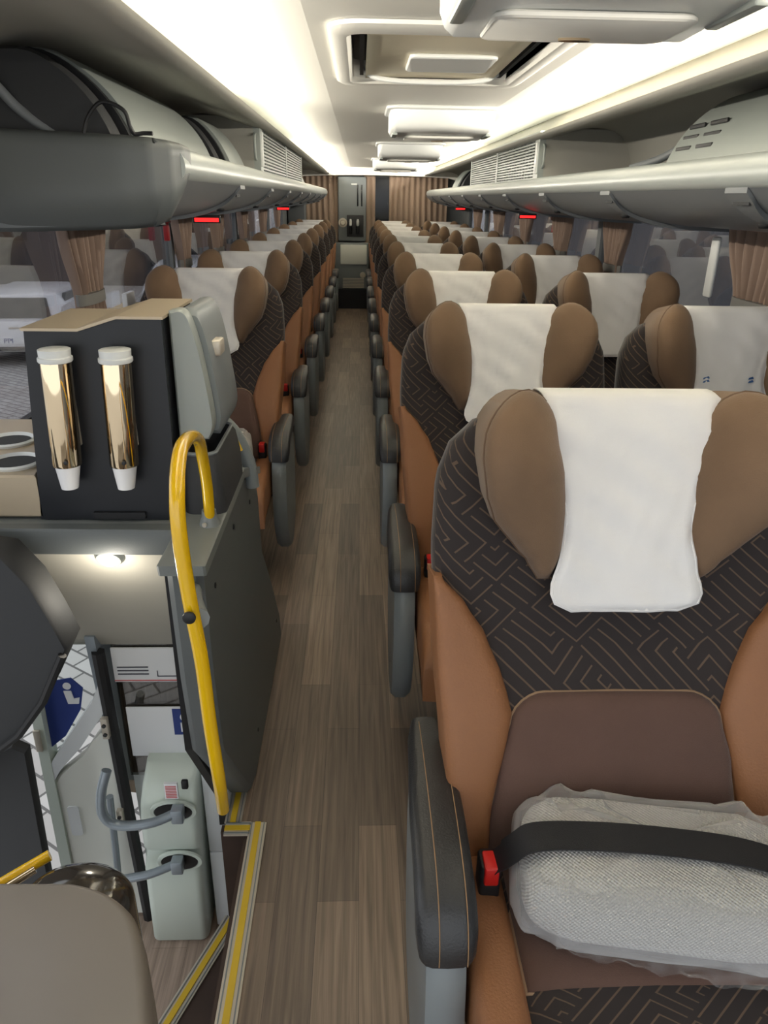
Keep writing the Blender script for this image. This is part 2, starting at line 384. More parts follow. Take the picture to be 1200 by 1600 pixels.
# ------------------------------------------------------------------ exterior
struct('ground', MB().box(-40, 30, -20, 60, -1.5, -1.4), 'paving', smooth=False)
struct('wall_outside_1', MB().box(4.2, 4.5, -5, 24, -1.4, 5), 'building', smooth=False)
b = thing('building', 'dark building across the yard beyond the left windows', 'building', (-17, 26, -1.4))
MB().box(-30, -4, 26, 30, -1.4, 6).build('wall', 'buildingd', b, smooth=False)
mb = MB()
for k in range(4): mb.box(-25+k*4, -23+k*4, 25.96, 26, 0, 1.6)
mb.build('window', 'carglass', b, smooth=False)
MB().box(-30.2, -3.8, 25.8, 30.2, 6, 6.3).build('roof', 'building', b, smooth=False)
def car(loc, label, rot=0, scale=1):
    t = thing('car', label, 'car', (0, 0, 0))
    W_, L_ = .86, 1.9
    def sec(y, z0, z1, w0, w1):
        return [(-w0, y, z0), (-w0*1.0, y, z0+(z1-z0)*.5), (-w1, y, z1-.05), (-w1*.85, y, z1), (w1*.85, y, z1), (w1, y, z1-.05), (w0, y, z0+(z1-z0)*.5), (w0, y, z0)]
    mb = MB()
    mb.loft([sec(-1.95, .38, .72, .70, .66), sec(-1.88, .30, .92, .80, .74), sec(-1.6, .25, .98, .85, .80), sec(0, .25, .98, .87, .82), sec(1.2, .25, .95, .86, .8), sec(1.9, .3, .75, .8, .7), sec(2.0, .38, .62, .7, .6)])
    mb.loft([sec(-1.80, .90, .98, .74, .74), sec(-1.55, .9, 1.42, .74, .58), sec(-1.2, .9, 1.49, .76, .58), sec(0, .9, 1.50, .76, .58), sec(.55, .9, 1.36, .76, .58), sec(1.15, .9, .98, .74, .70)])
    mb.build('body', 'carpaint', t, angle=35)
    MB().add([(-.62, -1.815, .98), (.62, -1.815, .98), (.52, -1.60, 1.36), (-.52, -1.60, 1.36)], [(0, 1, 2, 3)]).build('rear_window', 'carglass', t, smooth=False, thick=.03)
    for s in (-1, 1):
        MB().prism([(-1.4, 1.0), (.5, 1.0), (.2, 1.36), (-1.1, 1.40)], 'x', s*.70-.03, s*.70+.03).build('side_window', 'carglass', t, smooth=False)
        MB().box(s*.66-.10, s*.66+.10, -1.93, -1.80, .80, 1.0, .03).build('tail_light', mat('tail_light', (150, 30, 40), .3), t)
        for y in (-1.25, 1.25):
            MB().lathe([(.05, -.1), (.3, -.1), (.31, -.05), (.31, .05), (.3, .1), (.05, .1)], (s*.78, y, .31), 20, 'x').build('wheel', 'rubber', t)
    MB().box(-.26, .26, -1.965, -1.94, .48, .61).build('licence_plate', 'paper', t, smooth=False)
    cu = bpy.data.curves.new('plate_text', 'FONT'); cu.body = 'PPI'; cu.size = .13; cu.extrude = .002
    q0 = bpy.data.objects.new('plate_text', cu); me = bpy.data.meshes.new_from_object(q0); bpy.data.objects.remove(q0); me.materials.clear(); me.materials.append(M['blue'])
    q = bpy.data.objects.new('plate_lettering', me); COL.objects.link(q); q.parent = t; q.location = (-.2, -1.968, .50); q.rotation_euler = (pi/2, 0, 0)
    MB().box(-.09, .09, -1.945, -1.92, .78, .82, .01).build('badge', 'alu', t)
    MB().box(-.7, .7, -1.99, -1.93, .33, .42, .02).build('bumper', 'dark', t)
    t.location = loc; t.rotation_euler.z = rot
    return t
car((-6.25, 15.1, -1.4), 'white hatchback car parked outside, seen from behind', .10).scale = (1, 1, .84)
vn = car((-3.0, 14.6, -1.4), 'tall white vehicle parked outside behind the front left seat', .05); vn.scale = (1, 1.1, 1.22)

# ------------------------------------------------------------------ seats
W_TAB = [(-.06, .235), (.0, .25), (.25, .272), (.5, .288), (.70, .296), (.84, .291), (.91, .272), (.96, .235), (.99, .17), (1.005, .08)]
LB = math.hypot(.22, .74); TD = (0, .22/LB, .74/LB); ND = (0, -.74/LB, .22/LB)
def back_pt(x, v, h=0):
    y = -.20+.22*v; z = .43+.74*v
    bul = .26*x*x + .02*sin(pi*min(max(v/.5, 0), 1))
    hh = h+bul
    return (x, y+ND[1]*hh, z+ND[2]*hh)
def puff(mb, L, Rr, v0, v1, t, tb, fn, nu=14, nv=18, p=3.2, q=2.4, edge=.12):
    """domed panel between the curves L(v) and R(v); its rim goes back by tb"""
    def ht(a, b): return t*((1-abs(a)**p)*(1-abs(b)**p))**(1/q)
    rows = []
    for j in range(nv+1):
        b = -cos(pi*j/nv); v = v0+(v1-v0)*(b+1)/2; row = []
        for i in range(nu+1):
            a = -cos(pi*i/nu); x = L(v)+(Rr(v)-L(v))*(a+1)/2
            row.append(fn(x, v, ht(a, b)))
        rows.append(row)
    V = [p_ for r in rows for p_ in r]; n = nu+1
    Fc = [(j*n+i, j*n+i+1, (j+1)*n+i+1, (j+1)*n+i) for j in range(nv) for i in range(nu)]
    ring = [i for i in range(n)]+[j*n+nu for j in range(1, nv+1)]+[nv*n+i for i in range(nu-1, -1, -1)]+[j*n for j in range(nv-1, 0, -1)]
    def back(idx):
        j, i = divmod(idx, n); b = -cos(pi*j/nv); v = v0+(v1-v0)*(b+1)/2; a = -cos(pi*i/nu); x = L(v)+(Rr(v)-L(v))*(a+1)/2
        return fn(x, v, -tb)
    base = len(V); V += [back(i) for i in ring]; m_ = len(ring)
    Fc += [(ring[k], base+k, base+(k+1) % m_, ring[(k+1) % m_]) for k in range(m_)]
    Fc.append(tuple(base+k for k in range(m_)))
    mb.add(V, Fc); return [V[i] for i in ring]

def outline_body(mb, tab, v0, v1, depth, n=26, front=0.0):
    secs = []
    for k in range(n+1):
        v = v0+(v1-v0)*(1-(1-k/n)**1.5); w_ = lerp_tab(tab, v); top = max(0, (v-.86)/.185); dd = depth*(1-.5*top**2)
        q = []
        for a in range(28):
            t = 2*pi*a/28; c, s_ = cos(t), sin(t); e = .45
            x = w_*math.copysign(abs(c)**e, c); h = dd/2*math.copysign(abs(s_)**e, s_)
            q.append(back_pt(x, v, h-depth/2+front))
        secs.append(q)
    return mb.loft(secs)

def make_seat(side):
    """side=-1: aisle arm on the left (seats of the right-hand block), +1: on the right"""
    t = thing('passenger_seat', 'x', 'seat')
    outline_body(MB(), W_TAB, -.04, 1.005, .12).build('backrest', 'fabric', t, angle=60)
    # grey rear shell
    outline_body(MB(), [(a, b*.93) for a, b in W_TAB], .0, .98, .05, front=-.095).build('back_shell', 'shell', t, angle=60)
    wv = lambda v: lerp_tab(W_TAB, v)
    inner = [(-.02, .20), (.15, .20), (.37, .168), (.45, .188), (.53, .214), (.59, .245), (.645, .283)]
    for s in (-1, 1):
        mb = MB()
        L = (lambda v: lerp_tab(inner, v)) if s > 0 else (lambda v: -(wv(v)+.003))
        Rr = (lambda v: (wv(v)+.003)) if s > 0 else (lambda v: -lerp_tab(inner, v))
        puff(mb, L, Rr, -.02, .65, .020, .10, back_pt, 10, 22, 4, 2.2)
        mb.build('side_bolster', 'orange', t, angle=70)
    # lumbar panel with piping
    mb = MB(); Lx = [(.0, .20), (.10, .205), (.26, .188), (.35, .170), (.41, .160)]
    lx = lambda v: lerp_tab(Lx, v)-.045*(1-math.sqrt(max(0, 1-max(0, (v-.347)/.055)**2)))
    ring = puff(mb, lambda v: -lx(v), lambda v: lx(v), .02, .402, .022, .02, back_pt, 16, 22, 7, 2.5)
    lp = mb.build('lumbar_panel', 'velvet_dark', t, angle=70)
    MB().tube([Vector(p) for p in ring], .0024, 5, closed=True).build('piping', 'piping', lp)
    # wings of the headrest
    for s in (-1, 1):
        out = [(.64, .130), (.68, .148), (.73, .178), (.78, .208), (.85, .226), (.92, .234), (.97, .232), (1.04, .224)]
        inn = [(.64, .112), (.70, .097), (.78, .092), (.86, .097), (.94, .112), (1.04, .118)]
        def rnd_(tab, v, mid=.170):
            x = lerp_tab(tab, v); k = max(0, (v-.945)/.090); return mid+(x-mid)*math.sqrt(max(.02, 1-min(k, 1)**2))
        o_ = lambda v, s=s: s*rnd_(out, v); i_ = lambda v, s=s: s*rnd_(inn, v)
        mb = MB()
        L, Rr = (i_, o_) if s > 0 else (o_, i_)
        def wpt(x, v, h):
            px, py, pz = back_pt(x, v, h); lift = max(0, (abs(x)-.07))*.50*min(1, max(0, (v-.63)/.25))
            return (px, py-lift*(.5 if h < 0 else 1.0), pz)
        ring = puff(mb, L, Rr, .64, 1.035, .064, .085, wpt, 14, 22, 2.4, 2.0)
        wg = mb.build('headrest_wing', 'velvet', t, angle=80)
        rr = [Vector(p) for p in ring]
        MB().tube(rr, .002, 5, closed=True).build('piping', 'pipe_dark', wg)
    # white head cover folded over the top
    path = []
    for k in range(22):
        v = .585+(1.035-.585)*k/21; path.append((v, .030, 'f'))
    cw = [(0, .084), (.012, .098), (.03, .109), (.06, .116), (.10, .117), (.2, .107), (.33, .098), (.48, .098), (.6, .108), (.74, .128), (1.1, .136)]
    def cover(u, s_):
        tt = s_*1.25; wd = lerp_tab(cw, tt); x = (u*2-1)*wd
        wr = .0035*sin(x*70+tt*9)*sin(tt*13+x*20)+.0025*sin(tt*31+x*55)+.002*sin(x*160+sin(tt*8)*3)*sin(pi*min(1, tt))
        if tt < 1: v = .585+(1.008-.585)*tt; p = back_pt(x*.999, v, .034+wr-.02*max(0, tt-.85)/.15*.5); return (x, p[1]-.004, p[2])
        g = (tt-1)/.25; a0 = back_pt(0, 1.008, .024); ang = g*pi*.5
        return (x, a0[1]-.004+.055*sin(ang)*1.4, a0[2]+.004*sin(g*pi)-.02*(1-cos(ang)))
    mb = MB().grid(14, 34, cover); cv = mb.build('headrest_cover', 'cloth', t, thick=.003, off=1, angle=80)
    hem = [cover(0, j/30) for j in range(24, -1, -1)]+[cover(i/10, 0) for i in range(1, 10)]+[cover(1, j/30) for j in range(25)]
    MB().tube(hem, .0035, 5).build('hem', 'cloth', cv)
    # cushion: body, side rolls, centre panel
    def cush(x, v, h):   # v 0 at the rear, 1 at the front edge
        y = -.17-.46*v; z = .445-.02*v*0 + .01*v - .035*max(0, (v-.8)/.2)**2; return (x, y, z+h+.15*x*x)
    secs = []
    for k in range(13):
        y = -.14-.50*k/12; e = 1-abs(k/12*2-1)**8*.12; q = []
        top = .462 - (.05*max(0, (k-10)/2)**2)
        for a in range(24):
            tt = 2*pi*a/24; c, s_ = cos(tt), sin(tt)
            x = .225*e*math.copysign(abs(c)**.4, c); z = top-.075+.075*math.copysign(abs(s_)**.4, s_); q.append((x, y, z))
        secs.append(q)
    MB().loft(secs).build('cushion', 'fabric', t, angle=60)
    for s in (-1, 1):
        mb = MB(); a, b_ = (.185, .258) if s > 0 else (-.258, -.185)
        puff(mb, lambda v: a, lambda v: b_, -.02, 1.02, .035, .09, cush, 8, 16, 4, 2)
        mb.build('cushion_bolster', 'orange', t, angle=70)
    mb = MB(); ring = puff(mb, lambda v: -.182+.02*max(0, v-.62)**.5*0, lambda v: .182, .0, .56, .020, .02, cush, 12, 12, 8, 2.5)
    cpn = mb.build('cushion_panel', 'velvet_dark', t, angle=70)
    MB().tube([Vector(p) for p in ring], .003, 5, closed=True).build('piping', 'piping', cpn)
    # base
    MB().box(-.20, .20, -.55, -.12, .20, .33, .02).box(-.16, -.11, -.5, -.15, .0, .22).box(.11, .16, -.5, -.15, .0, .22).build('seat_base', 'base', t)
    # calf rest
    MB().prism([(-.62, .36), (-.655, .34), (-.64, .12), (-.61, .12)], 'x', -.20, .20, .01).build('leg_rest', 'dark', t)
    # belt buckle and strap on the aisle side
    s = side
    mb = MB().box(s*.215-.016, s*.215+.016, -.30, -.26, .47, .545, .006); bk = mb.build('belt_buckle', 'black', t)
    MB().box(s*.215-.011, s*.215+.011, -.306, -.27, .515, .550, .003).build('release_button', 'red', bk)
    # aisle armrest: tapering D-shaped panel with padded top
    xo, xi = s*.325, s*.262
    x0, x1 = min(xo, xi), max(xo, xi)
    prof = smoothpath([(0, y, z) for y, z in [(-.06, .54), (-.30, .555), (-.38, .55), (-.425, .51), (-.445, .40), (-.435, .26), (-.37, .14), (-.27, .09), (-.15, .11), (-.07, .20), (-.03, .40), (-.06, .54)]], 4)[:-1]
    pn = MB().prism([(p.y, p.z) for p in prof], 'x', x0+.004, x1-.004, .014).build('armrest_panel', 'shell', t, angle=45)
    secs = []; pth = smoothpath([(0, -.02, .572), (0, -.14, .586), (0, -.26, .590), (0, -.34, .584), (0, -.385, .566), (0, -.404, .540), (0, -.408, .515)], 5)
    wd = [(0, .026), (.08, .034), (.3, .042), (.75, .043), (.92, .040), (1, .036)]
    xc = (x0+x1)/2
    for i, p in enumerate(pth):
        d = (pth[min(i+1, len(pth)-1)]-pth[max(i-1, 0)]).normalized(); nrm = Vector((0, d.z, -d.y))
        if nrm.z < 0 and i < 8: nrm = -nrm
        nrm = Vector((0, d.z, -d.y)); u = i/(len(pth)-1); hw = lerp_tab(wd, u); th = .024
        q = []
        for a in range(16):
            tt = 2*pi*a/16; c, s_ = cos(tt), sin(tt)
            q.append(Vector((xc+hw*math.copysign(abs(c)**.6, c), 0, 0))+p+nrm*(th*math.copysign(abs(s_)**.6, s_)))
        secs.append(q)
    pd = MB().loft(secs).build('armrest_pad', 'pad', t, angle=70)
    for dx in (-.012, .026):
        ln = []
        for i, p in enumerate(pth[1:-1]):
            d = (pth[min(i+2, len(pth)-1)]-pth[i]).normalized(); nrm = Vector((0, d.z, -d.y))
            if nrm.y*0+nrm.z < 0 or (i > 20 and nrm.y > 0): nrm = -nrm
            ln.append(Vector((xc+dx*s*-1, 0, 0))+p+nrm*.0242)
        MB().tube(ln, .0008, 4).build('stitching', 'stitch', pd)
    # slim arm on the other side
    s2 = -side; xa, xb = sorted((s2*.262, s2*.305))
    MB().prism([(-.06, .50), (-.42, .52), (-.44, .48), (-.40, .22), (-.10, .2)], 'x', xa, xb, .01).build('inner_armrest', 'dark', t)
    return t

XA, XW, XLS, Y1, DY = .412, 1.045, -.605, 1.075, 1.0028
ords = ['first', 'second', 'third', 'fourth', 'fifth', 'sixth', 'seventh', 'eighth', 'ninth', 'tenth']
base_r = make_seat(-1); base_l = make_seat(1)
seats = {}
def put(base, key, loc, label, group):
    if base.get('used'): o = dup(base, loc, label, group)
    else: o = base; o.location = loc; o['label'] = label; o['group'] = group; base['used'] = 1
    seats[key] = o
put(base_r, ('A', 0), (XA, Y1, 0), 'nearest brown seat with a wrapped blanket belted on its cushion', 'seats along the right of the aisle')
for i in range(1, 10):
    put(base_r, ('A', i), (XA, Y1+DY*i, 0), 'brown seat with white head cover beside the aisle, %s row of the right-hand block' % ords[i], 'seats along the right of the aisle')
for i in range(1, 10):
    put(base_r, ('W', i), (XW, Y1+DY*i, 0), 'brown seat against the right-hand windows, %s row of the block' % ords[i], 'seats against the right-hand windows')
put(base_r, ('W', 0), (XW, Y1, 0), 'brown seat against the right-hand windows, level with the nearest aisle seat', 'seats against the right-hand windows')
for i in range(2, 10):
    lab = 'front single brown seat of the left row, behind the drinks cabinet' if i == 2 else 'single brown seat against the left windows, %s from the drinks cabinet' % ords[i-2]
    put(base_l, ('L', i), (XLS, Y1+DY*i, 0), lab, 'single seats along the left windows')
for o in (base_r, base_l):
    if 'used' in o: del o['used']
for o in seats.values():
    if 'used' in o: del o['used']

# small blue printed strokes on the head cover of the second window seat
wo = seats[('W', 1)]
mb = MB()
for x0, x1 in ((-.080, -.060), (.050, .066)):
    for v_, dz in ((.742, 0), (.754, .004)):
        a, b_ = back_pt(x0, v_, .0405), back_pt(x1, v_+.004, .0405)
        mb.add([(a[0], a[1]-.004, a[2]), (b_[0], b_[1]-.004, b_[2]), (b_[0]-.004, b_[1]-.004, b_[2]+.006), (a[0]+.002, a[1]-.004, a[2]+.005)], [(0, 1, 2, 3)])
mb.build('blue_print', mat('pale_blue_print', (70, 110, 165), .6), wo, smooth=False, thick=.0008)['_b'] = (0, 0, 0)
# wrapped blanket packages
def blanket(cx, cy, z, sx, sy, h, rot, label, seed):
    rnd = random.Random(seed)
    t = thing('wrapped_blanket', label, 'blanket', (cx, cy, z))
    ph = [rnd.uniform(0, 6) for _ in range(8)]
    def body(k, crumple, tail):
        V = []; nu, nv = 40, 28
        def fn(u, v):
            th = 2*pi*u; ph_ = pi*v
            ca, sa = cos(th), sin(th); e = .38
            x = math.copysign(abs(ca)**e, ca)*math.sin(ph_)**.30*sx*k
            y = math.copysign(abs(sa)**e, sa)*math.sin(ph_)**.30*sy*k
            zz = h*(.5-.5*math.copysign(abs(cos(ph_))**.7, cos(ph_))*k)
            c = crumple*(sin(x*60+ph[0]+y*25)*sin(y*70+ph[1]-x*30)+.6*sin(x*140+y*90+ph[2])+.6*abs(sin(x*35-y*75+ph[3])))
            x += c*.5; y += c*.6; zz += c if zz > h*.3 else 0
            if tail and y < 0: zz = zz*(1-.12*(-y/sy)); y *= 1.06
            xr, yr = x*cos(rot)-y*sin(rot), x*sin(rot)+y*cos(rot)
            return (cx+xr, cy+yr, z+max(0.001, zz))
        return MB().grid(nu, nv, fn)
    b_ = body(.97, 0.0015, False); b_.build('folded_blanket', 'waffle', t, angle=80)
    f_ = body(1.045, .0075, True)
    for q in range(9):   # loose corners of the bag
        pass
    f_.build('plastic_bag', 'film', t, angle=80)
    # loose flap of film lying on the seat at the front
    def flap(u, v):
        x = (-.72+1.5*u)*sx; y = -sy*(.85+.42*v*(.4+.6*u)); zz = .012+(1-v)**2*h*.45+.006*sin(u*23+ph[4])*sin(v*11+ph[5])+.004*sin(u*51)
        xr, yr = x*cos(rot)-y*sin(rot), x*sin(rot)+y*cos(rot); return (cx+xr, cy+yr, z+zz)
    MB().grid(26, 10, flap).build('film_flap', 'film', t, angle=80)
    return t
blanket(.440, .765, .470, .205, .098, .135, -.16, 'folded blanket in clear plastic belted down on the nearest seat', 3)
blanket(-.60, Y1+2*DY-.36, .478, .17, .12, .12, .15, 'folded blanket in clear plastic lying on the front seat of the left row', 9)
# lap belt across the near blanket
mb = MB(); pts = smoothpath([(.195, .79, .53), (.225, .775, .585), (.255, .770, .612), (.34, .765, .617), (.45, .752, .617), (.56, .730, .614), (.64, .705, .590), (.675, .69, .52), (.68, .69, .46)], 6)
secs = []
for i, p in enumerate(pts):
    p = Vector(p); wv = Vector((.0, .022, 0.004)) if i > 3 else Vector((.004, .016, .01))
    secs.append([p-wv, p+wv, p+wv+Vector((0, 0, .0025)), p-wv+Vector((0, 0, .0025))])
lb = mb.loft(secs).build('lap_belt', 'belt', loc=(.45, .75, .55)); tag(lb, 'black webbing lap belt stretched over the wrapped blanket', 'seat belt')

# ------------------------------------------------------------------ luggage racks
def rack(name, label, sgn, xl, xw, y0, y1):
    """shelf: rounded nose rail, sloped underside"""
    t = thing(name, label, 'luggage rack', ((xl+xw)/2, y0, 1.37))
    d = sgn
    nose = [(xl+d*.085, 1.560), (xl+d*.05, 1.566), (xl+d*.02, 1.558), (xl+d*.004, 1.538), (xl, 1.515), (xl+d*.006, 1.497), (xl+d*.02, 1.487), (xl+d*.06, 1.482), (xl+d*.09, 1.51)]
    np_ = [(p.x, p.z) for p in smoothpath([(a, 0, b) for a, b in nose], 3)]
    def sec(y, k, dz): return [(xl+(a-xl)*k+d*(1-k)*.10, y, 1.53+(b-1.53)*k+dz) for a, b in np_]
    mb = MB(); ys = [(y1+.0, .30, -.0), (y1-.03, .7, 0), (y1-.12, .9, 0), (y1-.3, 1, 0)]
    mb.loft([sec(y, k, dz) for y, k, dz in ([(y0, 1, 0)]+ys[::-1])]); mb.build('nose_rail', 'rack', t, angle=50)
    und = smoothpath([(xl+d*.012, 0, 1.492), (xl+d*.06, 0, 1.448), (xl+d*.14, 0, 1.41), (xl+d*.28, 0, 1.382), (xw, 0, 1.372)], 4)
    up = [(xw, 1.40), (xl+d*.28, 1.41), (xl+d*.14, 1.44), (xl+d*.09, 1.50)]
    MB().prism([(p.x, p.z) for p in und]+up, 'y', y0, y1-.06).build('underside', 'rackunder', t, angle=50)
    # service units and seams under each row
    n = 0; y = y0+.55 if sgn > 0 else y0+1.0
    while y < y1-.4:
        pts = [(p.x, p.z) for p in und]
        sec2 = []
        mb = MB()
        ribs = [[(px, y-wd, pz-.001), (px, y+wd, pz-.001), (px, y+wd, pz-.014), (px, y-wd, pz-.014)] for (px, pz), wd in zip(pts, [.055]*3+[.048, .04, .034, .03, .028]+[.024]*40)]
        mb.loft(ribs); u = mb.build('service_strip', 'rackunder', t, angle=40)
        MB().box(min(xl+d*.030, xl+d*.034), max(xl+d*.030, xl+d*.034)+.001, y-.04, y+.04, 1.452, 1.47).build('switch_plate', 'dark', u, smooth=False)
        MB().lathe([(.0, -.004), (.013, -.004), (.016, 0), (.016, .006)], (xl+d*.10, y, 1.405), 12).build('reading_lamp', 'black', u)
        y += 1.0028; n += 1
    return t
rL = rack('luggage_rack', 'grey overhead luggage shelf running along the left windows', -1, -.42, XL, 1.95, 10.6)
rR = rack('luggage_rack', 'grey overhead luggage shelf running along the right windows', 1, .875, XR, .3, 10.7)
# rounded closed end of the left rack facing the front
mb = MB()
def endcap(u, v):
    # u from wall to nose and around, v from top to bottom
    P = [(XL-.02, 1.93), (-.85, 1.91), (-.70, 1.905), (-.56, 1.90), (-.49, 1.905), (-.445, 1.925), (-.424, 1.96), (-.420, 2.02)]
    k = u*(len(P)-1); i = min(int(k), len(P)-2); f = k-i; x = P[i][0]+(P[i+1][0]-P[i][0])*f; y = P[i][1]+(P[i+1][1]-P[i][1])*f
    zt = 1.602-.036*u**.7; zb = 1.362+.05*u**1.5+.07*max(0, u-.75)/.25
    s_ = v; z = zt+(zb-zt)*s_
    cx_, cy2 = -.70, 2.1
    ins = .055*max(0, (s_-.55)/.45)**2+.02*max(0, (.12-s_)/.12)**2
    dx, dy = (0, 1) if u < .6 else (-1, .6)
    return (x+dx*ins*.6, y+dy*ins, z)
mb.grid(42, 16, endcap); ec = mb.build('end_cap', 'rackend_shaded', rL, thick=.008, off=-1, angle=60)
MB().box(XL, -.47, 1.93, 2.25, 1.50, 1.515).build('shelf_floor', 'dark', rL, smooth=False)

# curved support brackets in the racks
def bracket(pts, r, label):
    P = smoothpath(pts, 6); t = MB().tube(P, r, 10).build('rack_bracket', 'rackunder', loc=pts[-1]); tag(t, label, 'bracket', None)
bracket([(-.93, 1.90, 1.78), (-.84, 1.93, 1.69), (-.79, 1.95, 1.63), (-.72, 1.96, 1.585), (-.62, 1.965, 1.565)], .012, 'dark curved strut rising from the near end of the left luggage shelf')
bracket([(1.22, 2.62, 1.755), (1.17, 2.66, 1.735), (1.13, 2.72, 1.66), (1.06, 2.80, 1.60), (.97, 2.86, 1.565)], .014, 'grey curved strut on the right shelf beside the slotted cover')

# duct housings standing in the racks: arched covers
def housing(y0, y1, sgn, xn, xw, zt, label, slots=False):
    t = thing('duct_cover', label, 'cover', (xw, y0, 1.45))
    d = sgn
    arc = [(xw, 1.40), (xn, 1.46), (xn+d*.01, 1.56), (xn+d*.06, 1.66), (xn+d*.14, 1.735), (xn+d*.24, zt), (xw, zt-.02)]
    sp = smoothpath([(a, 0, b) for a, b in arc[1:]], 4); poly = [arc[0]]+[(p.x, p.z) for p in sp]
    MB().prism(poly, 'y', y0+.07, y1, .012).build('curved_cover', 'shell_light', t, angle=45)
    poly2 = [(xw+(a-xw)*.93, b-.012) for a, b in poly]
    MB().prism(poly2, 'y', y0-.03, y0+.05, .02).build('end_panel', 'dark', t, angle=45)
    MB().prism([(xw+(a-xw)*.965, b-.006) for a, b in poly], 'y', y0+.045, y0+.075).build('gap_seal', 'black', t, angle=45)
    if slots:
        for r_ in range(3):
            for c in range(2):
                z = 1.605+r_*.032; q = []
                y = y1-.30+c*.15
                xx = lerp_tab([(1.56, xn+d*.01), (1.66, xn+d*.06), (1.735, xn+d*.14)], z)
                MB().box(min(xx-.004, xx), max(xx-.004, xx)+.004, y, y+.11, z, z+.013, .003).build('vent_slot', 'black', t)
    return t
housing(1.98, 3.0, -1, -.53, XL, 1.775, 'arched grey cover with dark end, nearest in the left luggage shelf')
housing(3.18, 3.62, -1, -.50, XL, 1.74, 'smaller arched grey cover in front of the left louvred unit')
housing(1.2, 2.62, 1, .985, XR, 1.775, 'arched light grey cover with dark slots in the right luggage shelf', True)
housing(7.3, 7.8, -1, -.52, XL, 1.74, 'small arched cover beyond the left louvred unit')
housing(8.0, 8.5, 1, .97, XR, 1.74, 'small arched cover beyond the right louvred unit')
# cable lying in the left rack
cb = MB().tube([p+Vector((-.035, 0, .006)) for p in smoothpath([(-.60, 1.90, 1.575), (-.585, 1.90, 1.61), (-.55, 1.90, 1.64), (-.505, 1.905, 1.625), (-.495, 1.91, 1.59), (-.49, 1.92, 1.578), (-.47, 1.93, 1.580), (-.45, 1.93, 1.58)], 8)], .0045, 8).build('power_cable', 'black', loc=(-.52, 1.95, 1.57))
tag(cb, 'loop of black cable on the near end of the left luggage shelf', 'cable')

# louvred return-air units
def louvre_unit(sgn, xf, xw, y0, y1, label):
    t = thing('air_return_unit', label, 'vent', (xf, y0, 1.5)); d = sgn
    z0, z1 = 1.52, 1.775
    MB().prism([(xf+d*.03, z0), (xf+d*.03, z1), (xf+d*.06, z1+.012), (xw, z1+.01), (xw, z0)], 'y', y0, y1).build('housing', 'sidepanel', t, smooth=False)
    fx0, fx1 = sorted((xf, xf+d*.03))
    mb = MB()
    mb.box(fx0, fx1, y0, y1, z0, z0+.045).box(fx0, fx1, y0, y1, z1-.018, z1)
    for a, b in ((y0, y0+.10), ((y0+y1)/2-.03, (y0+y1)/2+.03), (y1-.05, y1)): mb.box(fx0, fx1, a, b, z0+.045, z1-.018)
    mb.build('front_frame', 'shell_light', t, smooth=False)
    bx0, bx1 = sorted((xf+d*.018, xf+d*.028))
    MB().box(bx0, bx1, y0+.1, y1-.05, z0+.045, z1-.018).build('backing', 'black', t, smooth=False)
    for a, b in ((y0+.10, (y0+y1)/2-.03), ((y0+y1)/2+.03, y1-.05)):
        mb = MB(); nz = 12
        for k in range(nz):
            z = z0+.052+k*(z1-z0-.075)/nz; mb.box(*sorted((xf+d*.002, xf+d*.016)), a, b, z, z+.0075)
        ny = int((b-a)/.075)
        for k in range(1, ny): mb.box(*sorted((xf+d*.004, xf+d*.014)), a+k*(b-a)/ny-.004, a+k*(b-a)/ny+.004, z0+.045, z1-.018)
        mb.build('louvre_panel', 'shell_light', t, smooth=False)
    MB().box(*sorted((xf-d*.012, xf+d*.002)), y0+.012, y0+.035, z0+.06, z1-.05, .004).build('latch_bar', 'white', t)
    MB().tube(smoothpath([(xf+d*.02, y0-.004, z1-.06), (xf+d*.02, y0-.03, z1-.075), (xf+d*.02, y0-.03, z0+.11), (xf+d*.02, y0-.004, z0+.09)], 4), .006, 6).build('pull_handle', 'shell_light', t)
louvre_unit(-1, -.455, XL, 3.72, 6.3, 'louvred air unit standing in the left luggage shelf under the ceiling')
louvre_unit(1, .90, XR, 4.05, 6.5, 'louvred air unit standing in the right luggage shelf under the ceiling')

